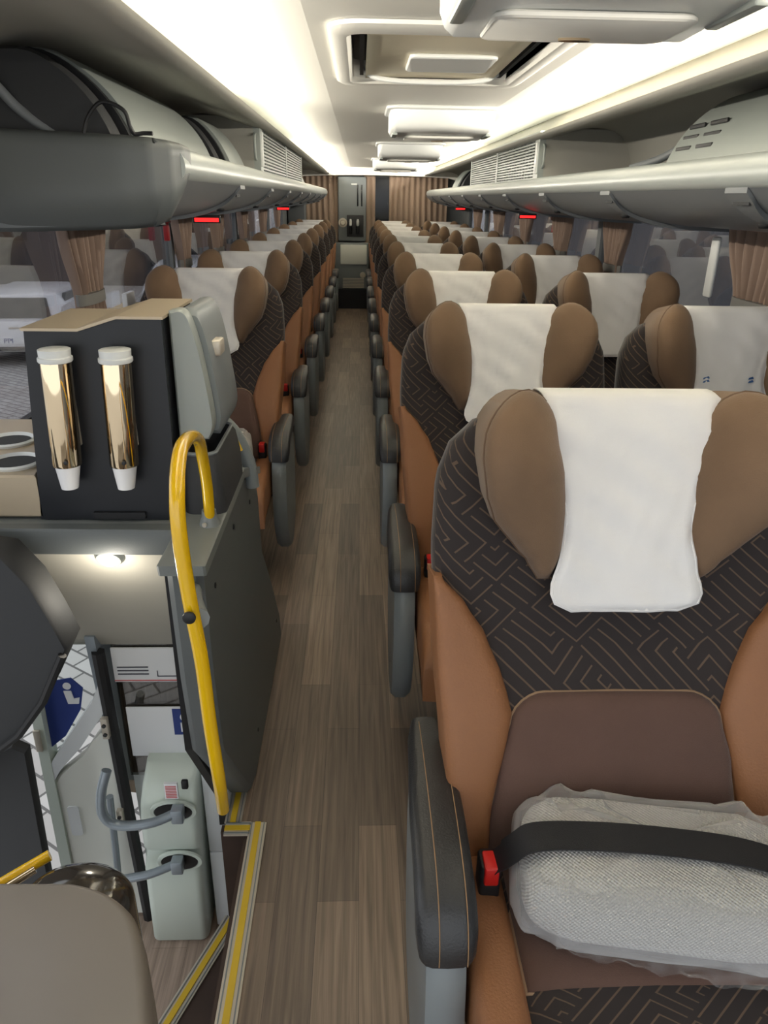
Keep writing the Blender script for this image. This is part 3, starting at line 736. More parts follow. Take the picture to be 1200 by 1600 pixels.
# ------------------------------------------------------------------ ceiling fittings
def monitor(y, label):
    t = thing('ceiling_unit', label, 'ceiling unit', (.37, y, 1.830), 'fold-down units along the ceiling')
    x0, x1 = .147, .592
    MB().prism(rrect(x0-.03, x1+.03, y-.05, y+.36, .06, 4), 'z', 1.815, 1.830, .004).build('mounting_plate', 'white', t)
    prof = smoothpath([(0, y-.02, 1.817), (0, y-.012, 1.760), (0, y+.02, 1.735), (0, y+.10, 1.727), (0, y+.30, 1.720), (0, y+.325, 1.730), (0, y+.33, 1.817)], 4)
    mb = MB(); pr = [(p.y, p.z) for p in prof]; cy0 = y+.16
    def sec(x, k): return [(x, cy0+(a-cy0)*k, 1.817+(b-1.817)*k) for a, b in pr]
    mb.loft([sec(x0-.012, .72), sec(x0, .90), sec(x0+.018, 1), sec(x1-.018, 1), sec(x1, .90), sec(x1+.012, .72)]); mb.build('housing', 'white', t, angle=45)
    MB().prism(rrect(x0+.06, x1-.06, y+.13, y+.318, .03, 4), 'z', 1.713, 1.724, .003).build('screen_flap', 'ceiling', t)
    for s, xx in ((-1, x0+.01), (1, x1-.01)):
        MB().box(xx-.012, xx+.012, y+.05, y+.22, 1.718, 1.730, .004).build('hinge_cover', 'shell_light', t)
    e = MB()
    n = 20; e.loft([[(.37+.028*cos(2*pi*k/n), y+.28+.010*sin(2*pi*k/n), z) for k in range(n)] for z in (1.714, 1.709)]); e.build('oval_emblem', 'chrome', t)
    for k in range(4):
        MB().lathe([(.006, 0), (.009, 0), (.009, -.003), (.006, -.003)], (.337+k*.022, y-.013, 1.788), 10, 'y').build('indicator', 'shell_light', t)
monitor(1.19, 'large white fold-down unit on the ceiling nearest the front')
monitor(3.64, 'white fold-down unit on the ceiling just beyond the roof hatch')
monitor(5.9, 'third white fold-down unit along the ceiling')
monitor(8.2, 'farthest white fold-down unit on the ceiling, near the rear curtains')
# roof hatch
t = thing('roof_hatch', 'beige roof hatch with raised white frame in the ceiling', 'hatch', (.23, 2.4, 1.83))
outer = rrect(-.078, .545, 1.96, 2.93, .08, 5); inner_ = rrect(hx0, hx1, hy0, hy1, .04, 5)
mb = MB(); mb.loft([[(x, y, z) for x, y in P] for P, z in ((outer, 1.829), (outer, 1.820), (rrect(-.062, .529, 1.98, 2.912, .065, 5), 1.812), (rrect(-.034, .502, 2.045, 2.866, .048, 5), 1.814), (inner_, 1.83), (inner_, 1.89))], caps=False)
mb.build('frame', 'ceiling', t, angle=35)
MB().prism(inner_, 'z', 1.88, 1.892).build('well_top', 'black', t, smooth=False)
def lid(u, v): return (.018+.42*u, 2.09+.72*v, 1.826+.005*(1-(2*u-1)**2)-.003*v)
MB().grid(10, 10, lid).build('lid', 'gold', t, thick=.012, off=1)
MB().prism(rrect(.14, .39, 2.37, 2.62, .02, 3), 'z', 1.817, 1.829, .003).build('release_panel', 'white', t)
MB().tube(smoothpath([(0.0, 2.755, 1.846), (.065, 2.76, 1.816), (.235, 2.765, 1.809), (.40, 2.76, 1.816), (.47, 2.755, 1.846)], 5), .008, 8).build('handle_bar', 'white', t)
for x in (.005, .462): MB().box(x-.006, x+.006, 2.10, 2.80, 1.83, 1.845).build('side_rail', 'dark', t, smooth=False)

# red lit signs below the racks
for i, (x, y, lab) in enumerate(((-.62, 3.2, 'red lit strip sign under the left shelf, nearer one'), (-.64, 6.6, 'red lit strip sign under the left shelf, farther one'),
                    (1.03, 4.8, 'red lit strip sign under the right shelf, nearer one'), (1.08, 8.45, 'red lit strip sign under the right shelf, farther one'))):
    t = thing('emergency_sign', lab, 'sign', (x, y, 1.372), 'red lit signs under the shelves')
    MB().box(x-.055, x+.055, y-.008, y+.012, 1.352, 1.382, .003).build('case', 'black', t)
    MB().box(x-.048, x+.048, y-.011, y-.008, 1.357, 1.371).build('lit_face', 'redsign', t, smooth=False)

# ------------------------------------------------------------------ curtains
def curtain_piece(x, y0, y1, z0, z1, tie, folds, amp, squeeze, axis='y', ph=0, c=None):
    c = (y0+y1)/2 if c is None else c
    def fn(u, v):
        z = z1+(z0-z1)*v
        k = 1.0
        if tie is not None:
            d = (z-tie)/.16; k = 1-(1-squeeze)*math.exp(-d*d*1.2)
        s = y0+(y1-y0)*u; s = c+(s-c)*k
        a = amp*(.55+.45*k)*sin(2*pi*folds*u+ph+.8*sin(3*u+v*2))*(.8+.3*sin(u*9+v*3))
        return (x+a, s, z) if axis == 'y' else (s, x+a, z)
    return MB().grid(int(folds*9), 26, fn)
def curtain(x, y0, y1, lab, group, sgn, folds=6):
    t = thing('window_curtain', lab, 'curtain', (x, (y0+y1)/2, .9), group)
    fb = curtain_piece(x, y0, y1, .93, 1.385, 1.13, folds*1.3, .024, .55, ph=random.random()*6)
    fb.build('fabric', 'curtain', t, thick=.003, angle=80)
    yc = (y0+y1)/2; h = (y1-y0)*.5*.60
    q = []
    MB().loft([[(x+.030*cos(2*pi*k/20), yc+(h+.006)*sin(2*pi*k/20), z) for k in range(20)] for z in (1.112, 1.148)]).build('tieback', 'tie', t)
    return t
lc = [(2.42, 2.80), (3.90, 4.25), (4.9, 5.25), (6.0, 6.35), (7.3, 7.7), (8.6, 9.0)]
for i, (a, b) in enumerate(lc):
    curtain(XL+.035, a, b, ['pleated brown curtain tied back beside the drinks cabinet', 'pleated brown curtain beside the front seat of the left row', 'third tied curtain from the front along the left windows', 'fourth tied curtain from the front along the left windows', 'fifth tied curtain from the front along the left windows', 'last tied curtain along the left windows'][i], 'tied curtains on the left windows', -1, 7 if i == 0 else 5)
rc = [(2.30, 2.80), (3.88, 4.30), (5.0, 5.45), (6.15, 6.6), (7.4, 7.9), (8.8, 9.3)]
for i, (a, b) in enumerate(rc):
    curtain(XR-.035, a, b, ['grey-brown curtain tied back at the right edge above the near seats', 'second tied curtain from the front along the right windows', 'third tied curtain from the front along the right windows', 'fourth tied curtain from the front along the right windows', 'fifth tied curtain from the front along the right windows', 'last tied curtain along the right windows'][i], 'tied curtains on the right windows', 1, 6)
# hammers by the windows
for (x, y, lab) in ((XL+.02, 3.80, 'red emergency hammer mounted by the left window'), (XR-.02, 5.5, 'red emergency hammer mounted by the right window')):
    t = thing('emergency_hammer', lab, 'hammer', (x, y, 1.3))
    MB().box(x-.012, x+.012, y-.018, y+.018, 1.25, 1.37, .004).build('holder', 'hammer_red', t)
    MB().box(x-.02, x+.02, y-.03, y+.03, 1.33, 1.355, .004).build('head', 'hammer_red', t)
t = MB().box(XR-.05, XR-.035, 2.87, 2.93, 1.12, 1.34, .008).build('latch_cover', 'white', loc=(XR-.03, 2.9, 1.2)); tag(t, 'pale plastic window latch bar beside the right-hand near curtain', 'latch')
# rear curtains
def rear_curtain(x0, x1, lab, ph):
    o = curtain_piece(10.86, x0, x1, .75, 1.735, None, (x1-x0)*13, .016, 1, 'x', ph).build('rear_curtain', 'curtain_rear', thick=.003, angle=80)
    tag(o, lab, 'curtain')
rear_curtain(-.93, -.30, 'rear brown curtain to the left of the water dispenser', 0)
rear_curtain(.06, .21, 'narrow rear brown curtain just right of the water dispenser', 1)
rear_curtain(.40, 1.20, 'wide rear brown curtain to the right of the dark window', 2)
o = MB().box(.20, .41, 10.93, 10.945, 1.0, 1.72).build('window_rear', 'screen', smooth=False); o['kind'] = 'structure'

# water and coffee dispenser at the rear
t = thing('water_dispenser', 'tall grey drinks dispenser column at the end of the aisle', 'dispenser', (-.11, 10.8, 0))
MB().box(-.30, .085, 10.78, 10.93, .90, 1.72, .02).build('upper_cabinet', 'shell', t)
MB().box(-.345, .12, 10.72, 10.93, 0, .27).build('plinth', 'black', t, smooth=False)
MB().box(-.345, .12, 10.74, 10.93, .27, .885, .01).build('lower_cabinet', 'shell', t)
MB().box(-.27, .095, 10.725, 10.742, .60, .86, .006).build('fridge_door', 'doorpanel', t)
mb = MB()
for k in range(7): mb.box(-.24, .06, 10.728, 10.742, .285+k*.02, .295+k*.02)
mb.build('louvres', 'alu', t, smooth=False)
for x in (-.03, .025): MB().box(x-.008, x+.008, 10.772, 10.783, 1.35, 1.62, .006).build('level_gauge', 'screen', t)
MB().box(-.18, .05, 10.768, 10.785, .96, 1.24, .01).build('tap_recess', 'dark', t)
for x in (-.13, -.03):
    tp = MB().lathe([(.014, 0), (.02, .01), (.02, .06), (.012, .09)], (x, 10.755, 1.10), 12).build('tap', 'white', t)
    MB().lathe([(.02, 0), (.024, .02), (.024, .09)], (x, 10.755, 1.0), 12).build('tap_nozzle', 'black', tp)
MB().lathe([(.06, 0), (.06, -.012), (.04, -.014), (.038, -.008), (.03, -.02), (0.001, -.02)], (-.235, 10.778, 1.14), 20, 'y').build('round_gauge', 'alu', t)
MB().lathe([(.04, 0), (.04, -.012), (.02, -.016), (0.001, -.016)], (.04, 10.74, .46), 20, 'y').build('round_lock', 'alu', t)
MB().box(-.12, -.04, 10.774, 10.782, 1.615, 1.635, .003).build('badge', 'white', t)
MB().box(-.385, -.35, 10.76, 10.93, .70, .90, .006).build('side_wing', 'shell', t)
MB().box(.125, .20, 10.76, 10.93, .70, .90, .006).build('side_wing', 'shell', t)
for a, b, lab in ((-.93, -.40, 'dark low partition behind the last left seat'), (.21, 1.38, 'dark low partition behind the last right seats')):
    o = MB().box(a, b, 10.80, 10.84, 0, .75).build('rear_partition', 'dark', loc=((a+b)/2, 10.82, 0), smooth=False); tag(o, lab, 'partition')
o = MB().box(-.94, -.72, 10.3, 10.6, .84, 1.38, .01).build('corner_panel', 'wallgrey', loc=(-.85, 10.4, .84)); tag(o, 'grey upright panel at the rear end of the left windows', 'panel')

# ------------------------------------------------------------------ drinks console
t = thing('service_console', 'grey service console beside the stairwell carrying the drinks machine', 'console', (-.5, 1.5, 0))
# side panel facing the aisle
poly = [(1.155, .845), (1.60, .855), (1.84, .77), (1.87, .70), (1.89, .52), (2.05, .33), (2.22, .10), (2.25, .0), (1.54, 0.0), (1.46, .03), (1.19, .40), (1.165, .60)]
MB().prism(poly, 'x', -.345, -.28, .012).build('side_panel', 'console', t, angle=40)
MB().prism([(1.135, .842), (1.60, .852), (1.86, .765), (1.86, .785), (1.605, .874), (1.13, .864)], 'x', -.352, -.268, .004).build('edge_trim', 'counter', t, angle=40)
MB().prism([(-.95, 1.30), (-.345, 1.30), (-.345, 2.0), (-.95, 2.0)], 'z', .835, .862, .004).build('countertop', 'counter', t, angle=40)
MB().prism([(-.95, 1.285), (-.35, 1.27), (-.35, 1.31), (-.95, 1.31)], 'z', .812, .866, .006).build('front_lip', 'console', t, angle=40)
# sloping underside over the stairs
MB().prism([(1.295, .815), (1.32, .825), (1.54, .46), (1.50, .46)], 'x', -.95, -.345).build('underside', 'underpanel', t, smooth=False)
MB().box(-.64, -.345, 1.54, 1.58, .0, .83).build('rear_board', 'console', t, smooth=False)
MB().prism([(1.20, .84), (1.25, .80), (1.49, .46), (1.49, -.04), (1.42, -.04), (1.42, .05), (1.20, .40)], 'x', -.36, -.342).build('inner_cheek', 'black', t, smooth=False)
for y, z in ((1.25, .76), (1.48, .78), (1.72, .74), (1.62, .1), (2.12, .14)):
    MB().lathe([(.006, 0), (.006, .003), (.001, .004)], (-.281, y, z), 10, 'x').build('screw', 'black', t)
# spotlight in the underside
t2 = thing('stair_lamp', 'small lit round lamp under the console lip above the stairs', 'lamp', (-.49, 1.285, .79))
c0 = Vector((-.495, 1.302, .793)); nn = Vector((0, -.87, -.5)); uu = Vector((1, 0, 0)); vv = nn.cross(uu)
def disk(c, r0, r1, h0, h1, n=20):
    return MB().loft([[c+nn*h+uu*cos(2*pi*k/n)*r+vv*sin(2*pi*k/n)*r for k in range(n)] for r, h in ((r0, h0), (r1, h1))])
disk(c0, .030, .024, -.004, .006).build('bezel', 'counter', t2); disk(c0, .020, .016, .004, .010).build('lens', 'lamp_on', t2)
sl = bpy.data.lights.new('stair_lamp_glow', 'POINT'); sl.energy = .75; sl.color = WARM; sl.shadow_soft_size = .02
slo = bpy.data.objects.new('stair_lamp_glow', sl); COL.objects.link(slo); slo.location = c0+nn*.06

# dark drinks cabinet
t = thing('drinks_cabinet', 'tall black-fronted drinks cabinet with beige top on the console', 'cabinet', (-.5, 1.5, .862))
prof = [(-.626, .864), (-.596, 1.229), (-.500, 1.229), (-.430, 1.251), (-.352, 1.251), (-.357, .864)]
MB().prism(prof, 'y', 1.33, 1.34).build('front_panel', 'machine', t, smooth=False)
MB().prism(prof, 'y', 1.342, 1.57).build('body', 'machine', t, smooth=False)
MB().prism([(-.598, 1.230), (-.500, 1.230), (-.430, 1.252), (-.348, 1.252), (-.348, 1.257), (-.431, 1.257), (-.501, 1.235), (-.600, 1.235)], 'y', 1.324, 1.575).build('top_panel', 'beige', t, smooth=False)
MB().box(-.52, -.42, 1.322, 1.331, .868, .882).build('latch', 'black', t, smooth=False)
for i, (x, lab) in enumerate(((-.535, 'left steel cup tube on the cabinet front'), (-.430, 'right steel cup tube on the cabinet front'))):
    t = thing('cup_dispenser', lab+', a white cup hanging below', 'cup dispenser', (x, 1.3, .94), 'steel cup tubes')
    def tilt(prof):
        mb = MB(); secs = []
        for r, h in prof:
            xo = x-.045*(1.19-h); secs.append([(xo+r*cos(2*pi*k/28), 1.298+r*sin(2*pi*k/28), h) for k in range(28)])
        return mb.loft(secs)
    tilt([(.0250, .990), (.0262, .994), (.0262, 1.180), (.0250, 1.184)]).build('tube', 'chrome', t)
    tilt([(.0280, 1.182), (.0295, 1.184), (.0295, 1.190), (.027, 1.192), (.0275, 1.204), (.0255, 1.205)]).build('collar', 'white', t)
    tilt([(.0155, .944), (.0225, .990), (.024, .994)]).build('cup', 'cup', t)
    MB().box(x-.012, x+.012, 1.322, 1.331, 1.02, 1.15).build('bracket', 'alu', t, smooth=False)
    MB().lathe([(.004, 0), (.004, -.004), (.001, -.005)], (x+.0, 1.272, 1.003), 8, 'y').build('screw', 'black', t)
# curved thermos dispenser right of the cabinet
t = thing('juice_dispenser', 'pale grey dispenser with curved side standing right of the black cabinet', 'dispenser', (-.33, 1.6, .862))
out = smoothpath([(-.346, 0, 1.262), (-.318, 0, 1.259), (-.300, 0, 1.20), (-.288, 0, 1.12), (-.282, 0, 1.06), (-.285, 0, 1.035), (-.292, 0, 1.02)], 5)
MB().prism([(p.x, p.z) for p in out]+[(-.348, 1.02)], 'y', 1.36, 1.40, .004).build('front_cover', 'shell_light', t, angle=40)
MB().prism([(p.x+.012, p.z-.004) for p in out]+[(-.35, 1.02)], 'y', 1.402, 1.60, .012).build('side_cover', 'shell', t, angle=40)
MB().box(-.300, -.272, 1.44, 1.49, 1.165, 1.195, .004).build('latch', 'alu', t)
t = thing('drip_tray', 'dark plastic drip bin with recessed top beside the yellow rail', 'bin', (-.33, 1.4, .866))
def rr3(x0, x1, y0, y1, z, r=.02): return [(a, b, z) for a, b in rrect(x0, x1, y0, y1, r, 4)]
MB().loft([rr3(-.350, -.268, 1.345, 1.60, .868), rr3(-.350, -.270, 1.348, 1.598, .93), rr3(-.348, -.276, 1.352, 1.59, .975), rr3(-.344, -.283, 1.36, 1.58, .990), rr3(-.340, -.290, 1.37, 1.57, .980), rr3(-.338, -.293, 1.375, 1.56, .92)]).build('bin_body', 'dark', t, angle=40)
MB().tube(rr3(-.345, -.283, 1.360, 1.58, .990), .004, 6, closed=True).build('rim', 'shell', t)
t = thing('cup_holder_box', 'pale metal box with two round cup wells left of the black cabinet', 'cup holder', (-.76, 1.45, .866))
MB().prism([(-.945, 1.33), (-.622, 1.33), (-.70, 1.72), (-.945, 1.72)], 'z', .868, .955, .004).build('box', 'beige', t, angle=40)
for x, y in ((-.69, 1.40), (-.76, 1.54)):
    w_ = MB().lathe([(.050, .0), (.054, .006), (.048, .009), (.044, .003), (.042, -.0)], (x, y, .955), 28).build('well_rim', 'white', t)
    MB().lathe([(.043, .0), (.043, .002)], (x, y, .9555), 28).build('well', 'dark', w_)
# grey grab handle with yellow inset behind console
t = thing('grab_handle', 'grey curved grab handle with yellow inset in front of the left seat', 'handle', (-.30, 1.70, .8))
P = smoothpath([(-.40, 1.72, .94), (-.36, 1.71, .962), (-.325, 1.70, .955), (-.295, 1.70, .915), (-.272, 1.70, .85), (-.266, 1.70, .79)], 6)
MB().tube(P, .017, 12).build('grip', 'shell', t)
MB().tube([(p[0]-.004, p[1]-.018, p[2]+.006) for p in P[9:22]], .005, 6).build('inset', 'yellow', t)


# yellow handrail
t = thing('handrail', 'bright yellow hooked handrail rising from the stairwell to the console', 'handrail', (-.28, 1.1, 0))
P = smoothpath([(-.290, 1.30, .880), (-.283, 1.27, .96), (-.278, 1.23, 1.03), (-.270, 1.18, 1.075), (-.262, 1.10, 1.108), (-.254, 1.01, 1.125), (-.247, .95, 1.122), (-.240, .90, 1.10), (-.238, .88, 1.05), (-.234, .88, .95), (-.227, .885, .84), (-.225, .89, .72), (-.222, .90, .60), (-.230, .94, .5)], 8)
MB().tube(P, .0104, 16).build('rail', 'yellow', t)
MB().lathe([(.022, 0), (.020, .008), (.015, .02), (.0135, .035)], (-.291, 1.302, .862), 20).build('foot', 'counter', t)
MB().lathe([(.005, 0), (.004, -.003)], (-.296, 1.277, .876), 10, 'y').build('screw', 'alu', t)
MB().lathe([(.009, 0), (.009, -.004), (.005, -.006)], (-.232, .864, .925), 14, 'y').build('plug', 'black', t)
MB().tube([(-.228, .90, .90), (-.265, 1.02, .86), (-.30, 1.16, .80)], .015, 10).build('wall_stay', 'shell', t)

# yellow and aluminium nosing strips
def nosing(name, P, label, z, wd=.042, group=None):
    """P: centre line corner points"""
    t = thing(name, label, 'step nosing', (P[0][0], P[0][1], z))
    def run(off, w2, h, nm, m):
        mb = MB()
        for a, b in zip(P, P[1:]):
            a, b = Vector((*a, 0)), Vector((*b, 0)); d = (b-a).normalized(); nr = Vector((-d.y, d.x, 0))
            a2, b2 = a-d*w2*0, b+d*0
            q = [a2+nr*(off-w2), b2+nr*(off-w2), b2+nr*(off+w2), a2+nr*(off+w2)]
            mb.prism([(v.x, v.y) for v in q], 'z', z, z+h)
        mb.build(nm, m, t, smooth=False)
    run(0, wd/2, .004, 'metal_profile', 'alu'); run(0, wd*.17, .007, 'yellow_insert', 'yellowstrip'); run(-wd*.36, wd*.03, .006, 'ridge', 'shell'); run(wd*.36, wd*.03, .006, 'ridge', 'shell')
nosing('step_nosing', [(-.254, -.25), (-.254, 1.385)], 'long yellow-lined metal nosing along the aisle edge of the stairwell', 0)
nosing('step_nosing', [(-.272, 1.367), (-.335, 1.367)], 'short crosswise yellow-lined nosing at the stairwell corner', 0)
nosing('step_nosing', [(-.318, 1.385), (-.318, 1.51)], 'short yellow-lined nosing between the corner and the console foot', 0)
nosing('step_nosing', [(-.333, 1.352), (-.63, .62)], 'slanting yellow-lined nosing on the lower step', -.3)

# ------------------------------------------------------------------ stairwell: pillar, panels, rails, door
struct('wall_stairwell', MB().box(-.36, -.30, 1.50, 1.538, -.44, -.052).box(-.60, -.362, 1.52, 1.538, -.44, .45), 'whitepanel', smooth=False)
o = MB().box(-.400, -.337, 1.44, 1.50, -.44, -.16, .004).box(-.400, -.337, 1.44, 1.50, -.157, .14, .004).build('wall_panel', 'whitepanel', loc=(-.39, 1.5, -.6)); tag(o, 'plain white panel on the stairwell wall right of the door pillar', 'panel')
t = thing('door_mechanism_cover', 'pale green moulded pillar with two hand-bar recesses beside the door', 'pillar', (-.52, 1.5, -.6))
def psec(z, x0, x1, y0, r=.02): return [(a, b, z) for a, b in rrect(x0, x1, y0, 1.52, r, 4)]
S_ = [(-.44, -.565, -.417, 1.40), (-.43, -.567, -.415, 1.39), (-.25, -.562, -.412, 1.385), (-.165, -.560, -.411, 1.385), (-.140, -.559, -.410, 1.40), (-.115, -.558, -.410, 1.41), (-.09, -.556, -.409, 1.39), (.0, -.552, -.406, 1.385), (.05, -.549, -.404, 1.39), (.09, -.545, -.405, 1.41), (.13, -.542, -.408, 1.46)]
MB().loft([psec(*s) for s in S_]).build('body', 'green', t, angle=50)
for z in (.045, -.125):
    rc = MB(); rc.loft([[(-.462+.052*cos(2*pi*k/24)*sc, 1.384+dy, z+.030*sin(2*pi*k/24)*sc) for k in range(24)] for sc, dy in ((1.12, .004), (1.1, -.003), (.92, -.004), (.88, .008))]); q = rc.build('recess', 'green', t, angle=30)
    MB().loft([[(-.462+.046*cos(2*pi*k/24), 1.3795+dy, z+.026*sin(2*pi*k/24)) for k in range(24)] for dy in (0, .004)]).build('recess_opening', 'black', q, smooth=False)
MB().box(-.475, -.443, 1.377, 1.384, .092, .140).build('notice_label', 'paper', t, smooth=False)
mb = MB()
for k in range(8): mb.box(-.472, -.446, 1.3755, 1.377, .096+k*.005, .098+k*.005)
mb.build('notice_print', 'pinkink', t, smooth=False)
MB().box(-.432, -.416, 1.373, 1.384, .125, .150, .003).build('switch', 'black', t)
# two blue-grey rails from the recesses to the door
def srail(pts, r, lab):
    t = thing('door_rail', lab, 'rail', pts[0], 'grab rails on the door')
    MB().tube(smoothpath(pts, 7), r, 12).build('tube', 'steel', t)
    x, y, z = pts[0]; MB().box(x-.012, x+.018, y-.016, y+.012, z-.024, z+.018, .004).build('clamp', 'steel', t)
srail([(-.448, 1.365, .060), (-.50, 1.345, .050), (-.56, 1.34, .045), (-.600, 1.34, .055), (-.617, 1.34, .09), (-.612, 1.345, .15), (-.598, 1.36, .20)], .012, 'upper blue-grey rail bent upwards beside the pale pillar')
srail([(-.465, 1.365, -.112), (-.53, 1.345, -.125), (-.60, 1.335, -.132), (-.68, 1.32, -.15)], .011, 'lower blue-grey rail running from the pillar to the door')
o = MB().tube([(-.628, 1.42, .06), (-.638, 1.42, -.15), (-.655, 1.42, -.43)], .009, 10).build('door_bar', 'steel', loc=(-.66, 1.42, -.2)); tag(o, 'dark upright bar behind the bent rail at the door', 'bar')

# glazed panel with notices behind the pillar
t = thing('glazed_partition', 'dark glass panel with notices under the console', 'partition', (-.5, 1.49, .2))
MB().box(-.60, -.345, 1.505, 1.511, .05, .47).build('glass_pane', 'darkglass', t, smooth=False)
MB().box(-.60, -.345, 1.515, 1.52, .05, .47).build('backing_board', 'step_wood', t, smooth=False)
t = thing('notice', 'white notice with red border at the top of the dark glass panel', 'notice', (-.5, 1.5, .37))
MB().box(-.60, -.39, 1.498, 1.502, .352, .45).build('sheet', 'paper', t, smooth=False)
MB().box(-.60, -.39, 1.4965, 1.498, .355, .358).build('red_border', 'pinkink', t, smooth=False)
mb = MB()
for k in range(3): mb.box(-.59, -.515, 1.4965, 1.498, .374+k*.010, .377+k*.010)
mb.box(-.495, -.40, 1.4965, 1.498, .368, .370).box(-.495, -.493, 1.4965, 1.498, .368, .385).build('print', 'ink', t, smooth=False)
t = thing('door_sign', 'white sign with blue corner below the notice on the glass panel', 'sign', (-.48, 1.5, .2))
MB().box(-.585, -.405, 1.497, 1.502, .12, .275, .002).build('board', 'paper', t)
MB().box(-.47, -.41, 1.4955, 1.497, .19, .270).build('blue_patch', 'blue', t, smooth=False)
mb = MB(); mb.lathe([(.012, 0), (.012, -.001)], (-.44, 1.4955, .245), 16, 'y'); mb.box(-.452, -.428, 1.494, 1.4955, .20, .228).build('figure', 'paper', t, smooth=False)

# seals and open door leaf
o = MB().tube(smoothpath([(-.618, 1.47, .46), (-.611, 1.47, .1), (-.604, 1.47, -.2), (-.598, 1.47, -.44)], 4), .016, 8).build('door_seal', 'rubber', loc=(-.62, 1.46, 0)); tag(o, 'black rubber seal running down left of the pale pillar', 'seal')
for z, lab in ((.255, 'upper metal hinge plate on the door edge'), (-.04, 'lower metal hinge plate on the door edge')):
    t = thing('hinge_plate', lab, 'hinge', (-.62, 1.43, z))
    MB().box(-.628, -.612, 1.438, 1.453, z-.03, z+.03, .002).build('plate', 'alu', t)
    for k in (-.015, .012): MB().lathe([(.005, 0), (.005, -.004), (.001, -.005)], (-.620, 1.438, z+k), 10, 'y').build('screw', 'dark', t)
t = thing('entrance_door', 'open entrance door leaf with glass and pale inner panel', 'door', (-.75, 1.48, -.6))
YD = 1.49
MB().prism([(-.786, -.43), (-.606, -.43), (-.620, .225), (-.640, .222), (-.665, .195), (-.70, .145), (-.768, .085), (-.786, .06)], 'y', YD-.02, YD+.02, .008).build('inner_panel', 'doorpanel', t)
MB().prism([(-.815, -.43), (-.785, -.43), (-.776, .5), (-.800, .5)], 'y', YD-.025, YD+.02).build('frame', 'green', t, smooth=False)
MB().prism([(-.645, .5), (-.622, .5), (-.612, .2), (-.632, .2)], 'y', YD-.02, YD+.02).build('frame', 'steel', t, smooth=False)
MB().prism([(-.786, .06), (-.784, .115), (-.775, .136), (-.652, .315), (-.628, .37), (-.626, .285), (-.70, .175), (-.76, .105)], 'y', YD-.024, YD+.022).build('glazing_frame', 'whitepanel', t, smooth=False)
MB().prism([(-.786, .11), (-.64, .32), (-.64, .5), (-.786, .5)], 'y', YD-.003, YD+.003).build('glass_pane', 'clear', t, smooth=False)
st = MB().prism([(-.778, .165), (-.738, .20), (-.690, .28), (-.675, .345), (-.70, .375), (-.752, .365), (-.775, .30)], 'y', YD-.007, YD-.004).build('blue_sticker', 'blue', t, smooth=False)
mb = MB(); mb.lathe([(.010, 0), (.010, -.0015)], (-.712, YD-.007, .352), 16, 'y'); mb.prism([(-.722, .338), (-.704, .338), (-.700, .315), (-.686, .318), (-.690, .300), (-.716, .300)], 'y', YD-.0095, YD-.007).build('sticker_figure', 'paper', st, smooth=False)
MB().box(-.806, -.790, YD-.032, YD-.025, .17, .235, .002).build('hinge', 'alu', t)
MB().prism(rrect(-.765, -.735, -.12, -.02, .008), 'y', YD-.024, YD-.019).build('pocket', 'whitepanel', t)

# dark front trim on the left: cab partition
t = thing('cab_partition', 'dark charcoal partition curving down at the left of the stairwell', 'partition', (-.66, 1.0, 0))
def q3(pts): return pts
MB().prism([(-1.0, .93), (-.80, .90), (-.63, .868), (-.590, .81), (-.565, .74), (-.545, .674), (-.60, .57), (-.66, .49), (-.713, .429), (-.82, .36), (-1.0, .20)], 'y', 1.16, 1.24, .006).build('upper_panel', 'dark', t, angle=40)
MB().tube([(-.552, 1.155, .665), (-.605, 1.155, .560), (-.665, 1.155, .480), (-.82, 1.155, .355)], .008, 8).build('edge_seal', 'rubber', t)
MB().prism([(-1.0, .22), (-.74, .37), (-.714, .354), (-.728, -.02), (-.735, -.44), (-1.0, -.44)], 'y', 1.25, 1.28, .006).build('lower_panel', 'dark', t, angle=40)
MB().lathe([(.030, 0), (.032, -.015), (.022, -.03), (0.001, -.032)], (-.66, 1.05, .055), 20, 'y').build('knob', 'black', t)
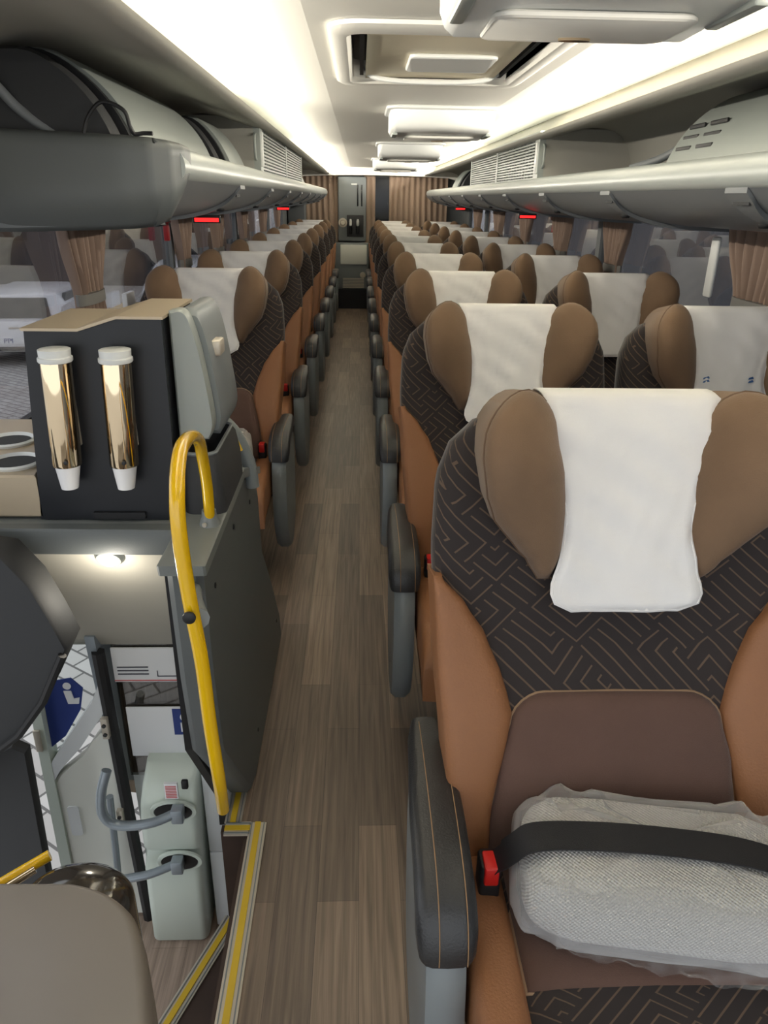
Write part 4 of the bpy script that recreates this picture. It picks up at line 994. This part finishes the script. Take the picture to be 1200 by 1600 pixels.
# near grey shell at the bottom left
t = thing('dashboard_shell', 'smooth grey moulded shell at the bottom left corner', 'moulding', (-.5, .4, 0))
P = [(-.80, .708), (-.55, .706), (-.40, .703), (-.365, .700), (-.325, .686), (-.29, .662), (-.268, .63), (-.248, .585), (-.225, .52), (-.208, .47), (-.205, .44), (-.80, .44)]
P2 = [(p.x, p.y) for p in smoothpath([(a, b, 0) for a, b in P], 4)]
cxx, cyy = -.5, .57
def shr(k, z): return [(cxx+(a-cxx)*k, cyy+(b-cyy)*k, z) for a, b in P2]
MB().loft([shr(.93, .2), shr(.99, .34), shr(1.0, .52), shr(1.0, .59), shr(.992, .607), shr(.972, .618), shr(.93, .622), shr(.5, .60)]).build('shell_body', 'shellwarm', t, angle=60)
t = thing('glossy_dome', 'glossy dark rounded cover behind the grey shell', 'cover', (-.42, .84, 0))
mb = MB(); secs = []
for k in range(9):
    a = k/8*pi/2; secs.append([(-.43+.085*cos(a)**.8*cos(2*pi*j/28), .80+.06*cos(a)**.8*sin(2*pi*j/28), .455+.05*sin(a)) for j in range(28)])
mb.loft([[(x, y, -.28) for x, y, z in secs[0]]]+secs[:-1]+[[(-.43+.003*cos(2*pi*j/28), .80+.003*sin(2*pi*j/28), .506) for j in range(28)]]); mb.build('cover_body', mat('gloss_brown', (58, 52, 46), .12, coat=1), t)
t = thing('yellow_grab_bar', 'short yellow bar with metal sleeve left of the glossy cover', 'bar', (-.52, .84, .48))
MB().tube([(-.56, .82, .47), (-.49, .86, .49)], .009, 10).build('bar', 'yellow', t); MB().tube([(-.545, .80, .482), (-.50, .83, .494)], .006, 10).build('sleeve', 'chrome', t)

# sticker box outside the left window
t = thing('parcel_box', 'small yellow and white box beside the curtain at the left window', 'box', (XL+.05, 3.08, .98))
MB().box(XL+.005, XL+.03, 3.06, 3.22, .985, 1.035, .003).build('yellow_part', 'yellow', t); MB().box(XL+.005, XL+.025, 3.04, 3.15, 1.035, 1.09, .003).build('white_part', 'paper', t)
for o in bpy.data.objects:
    if '_b' in o: del o['_b']
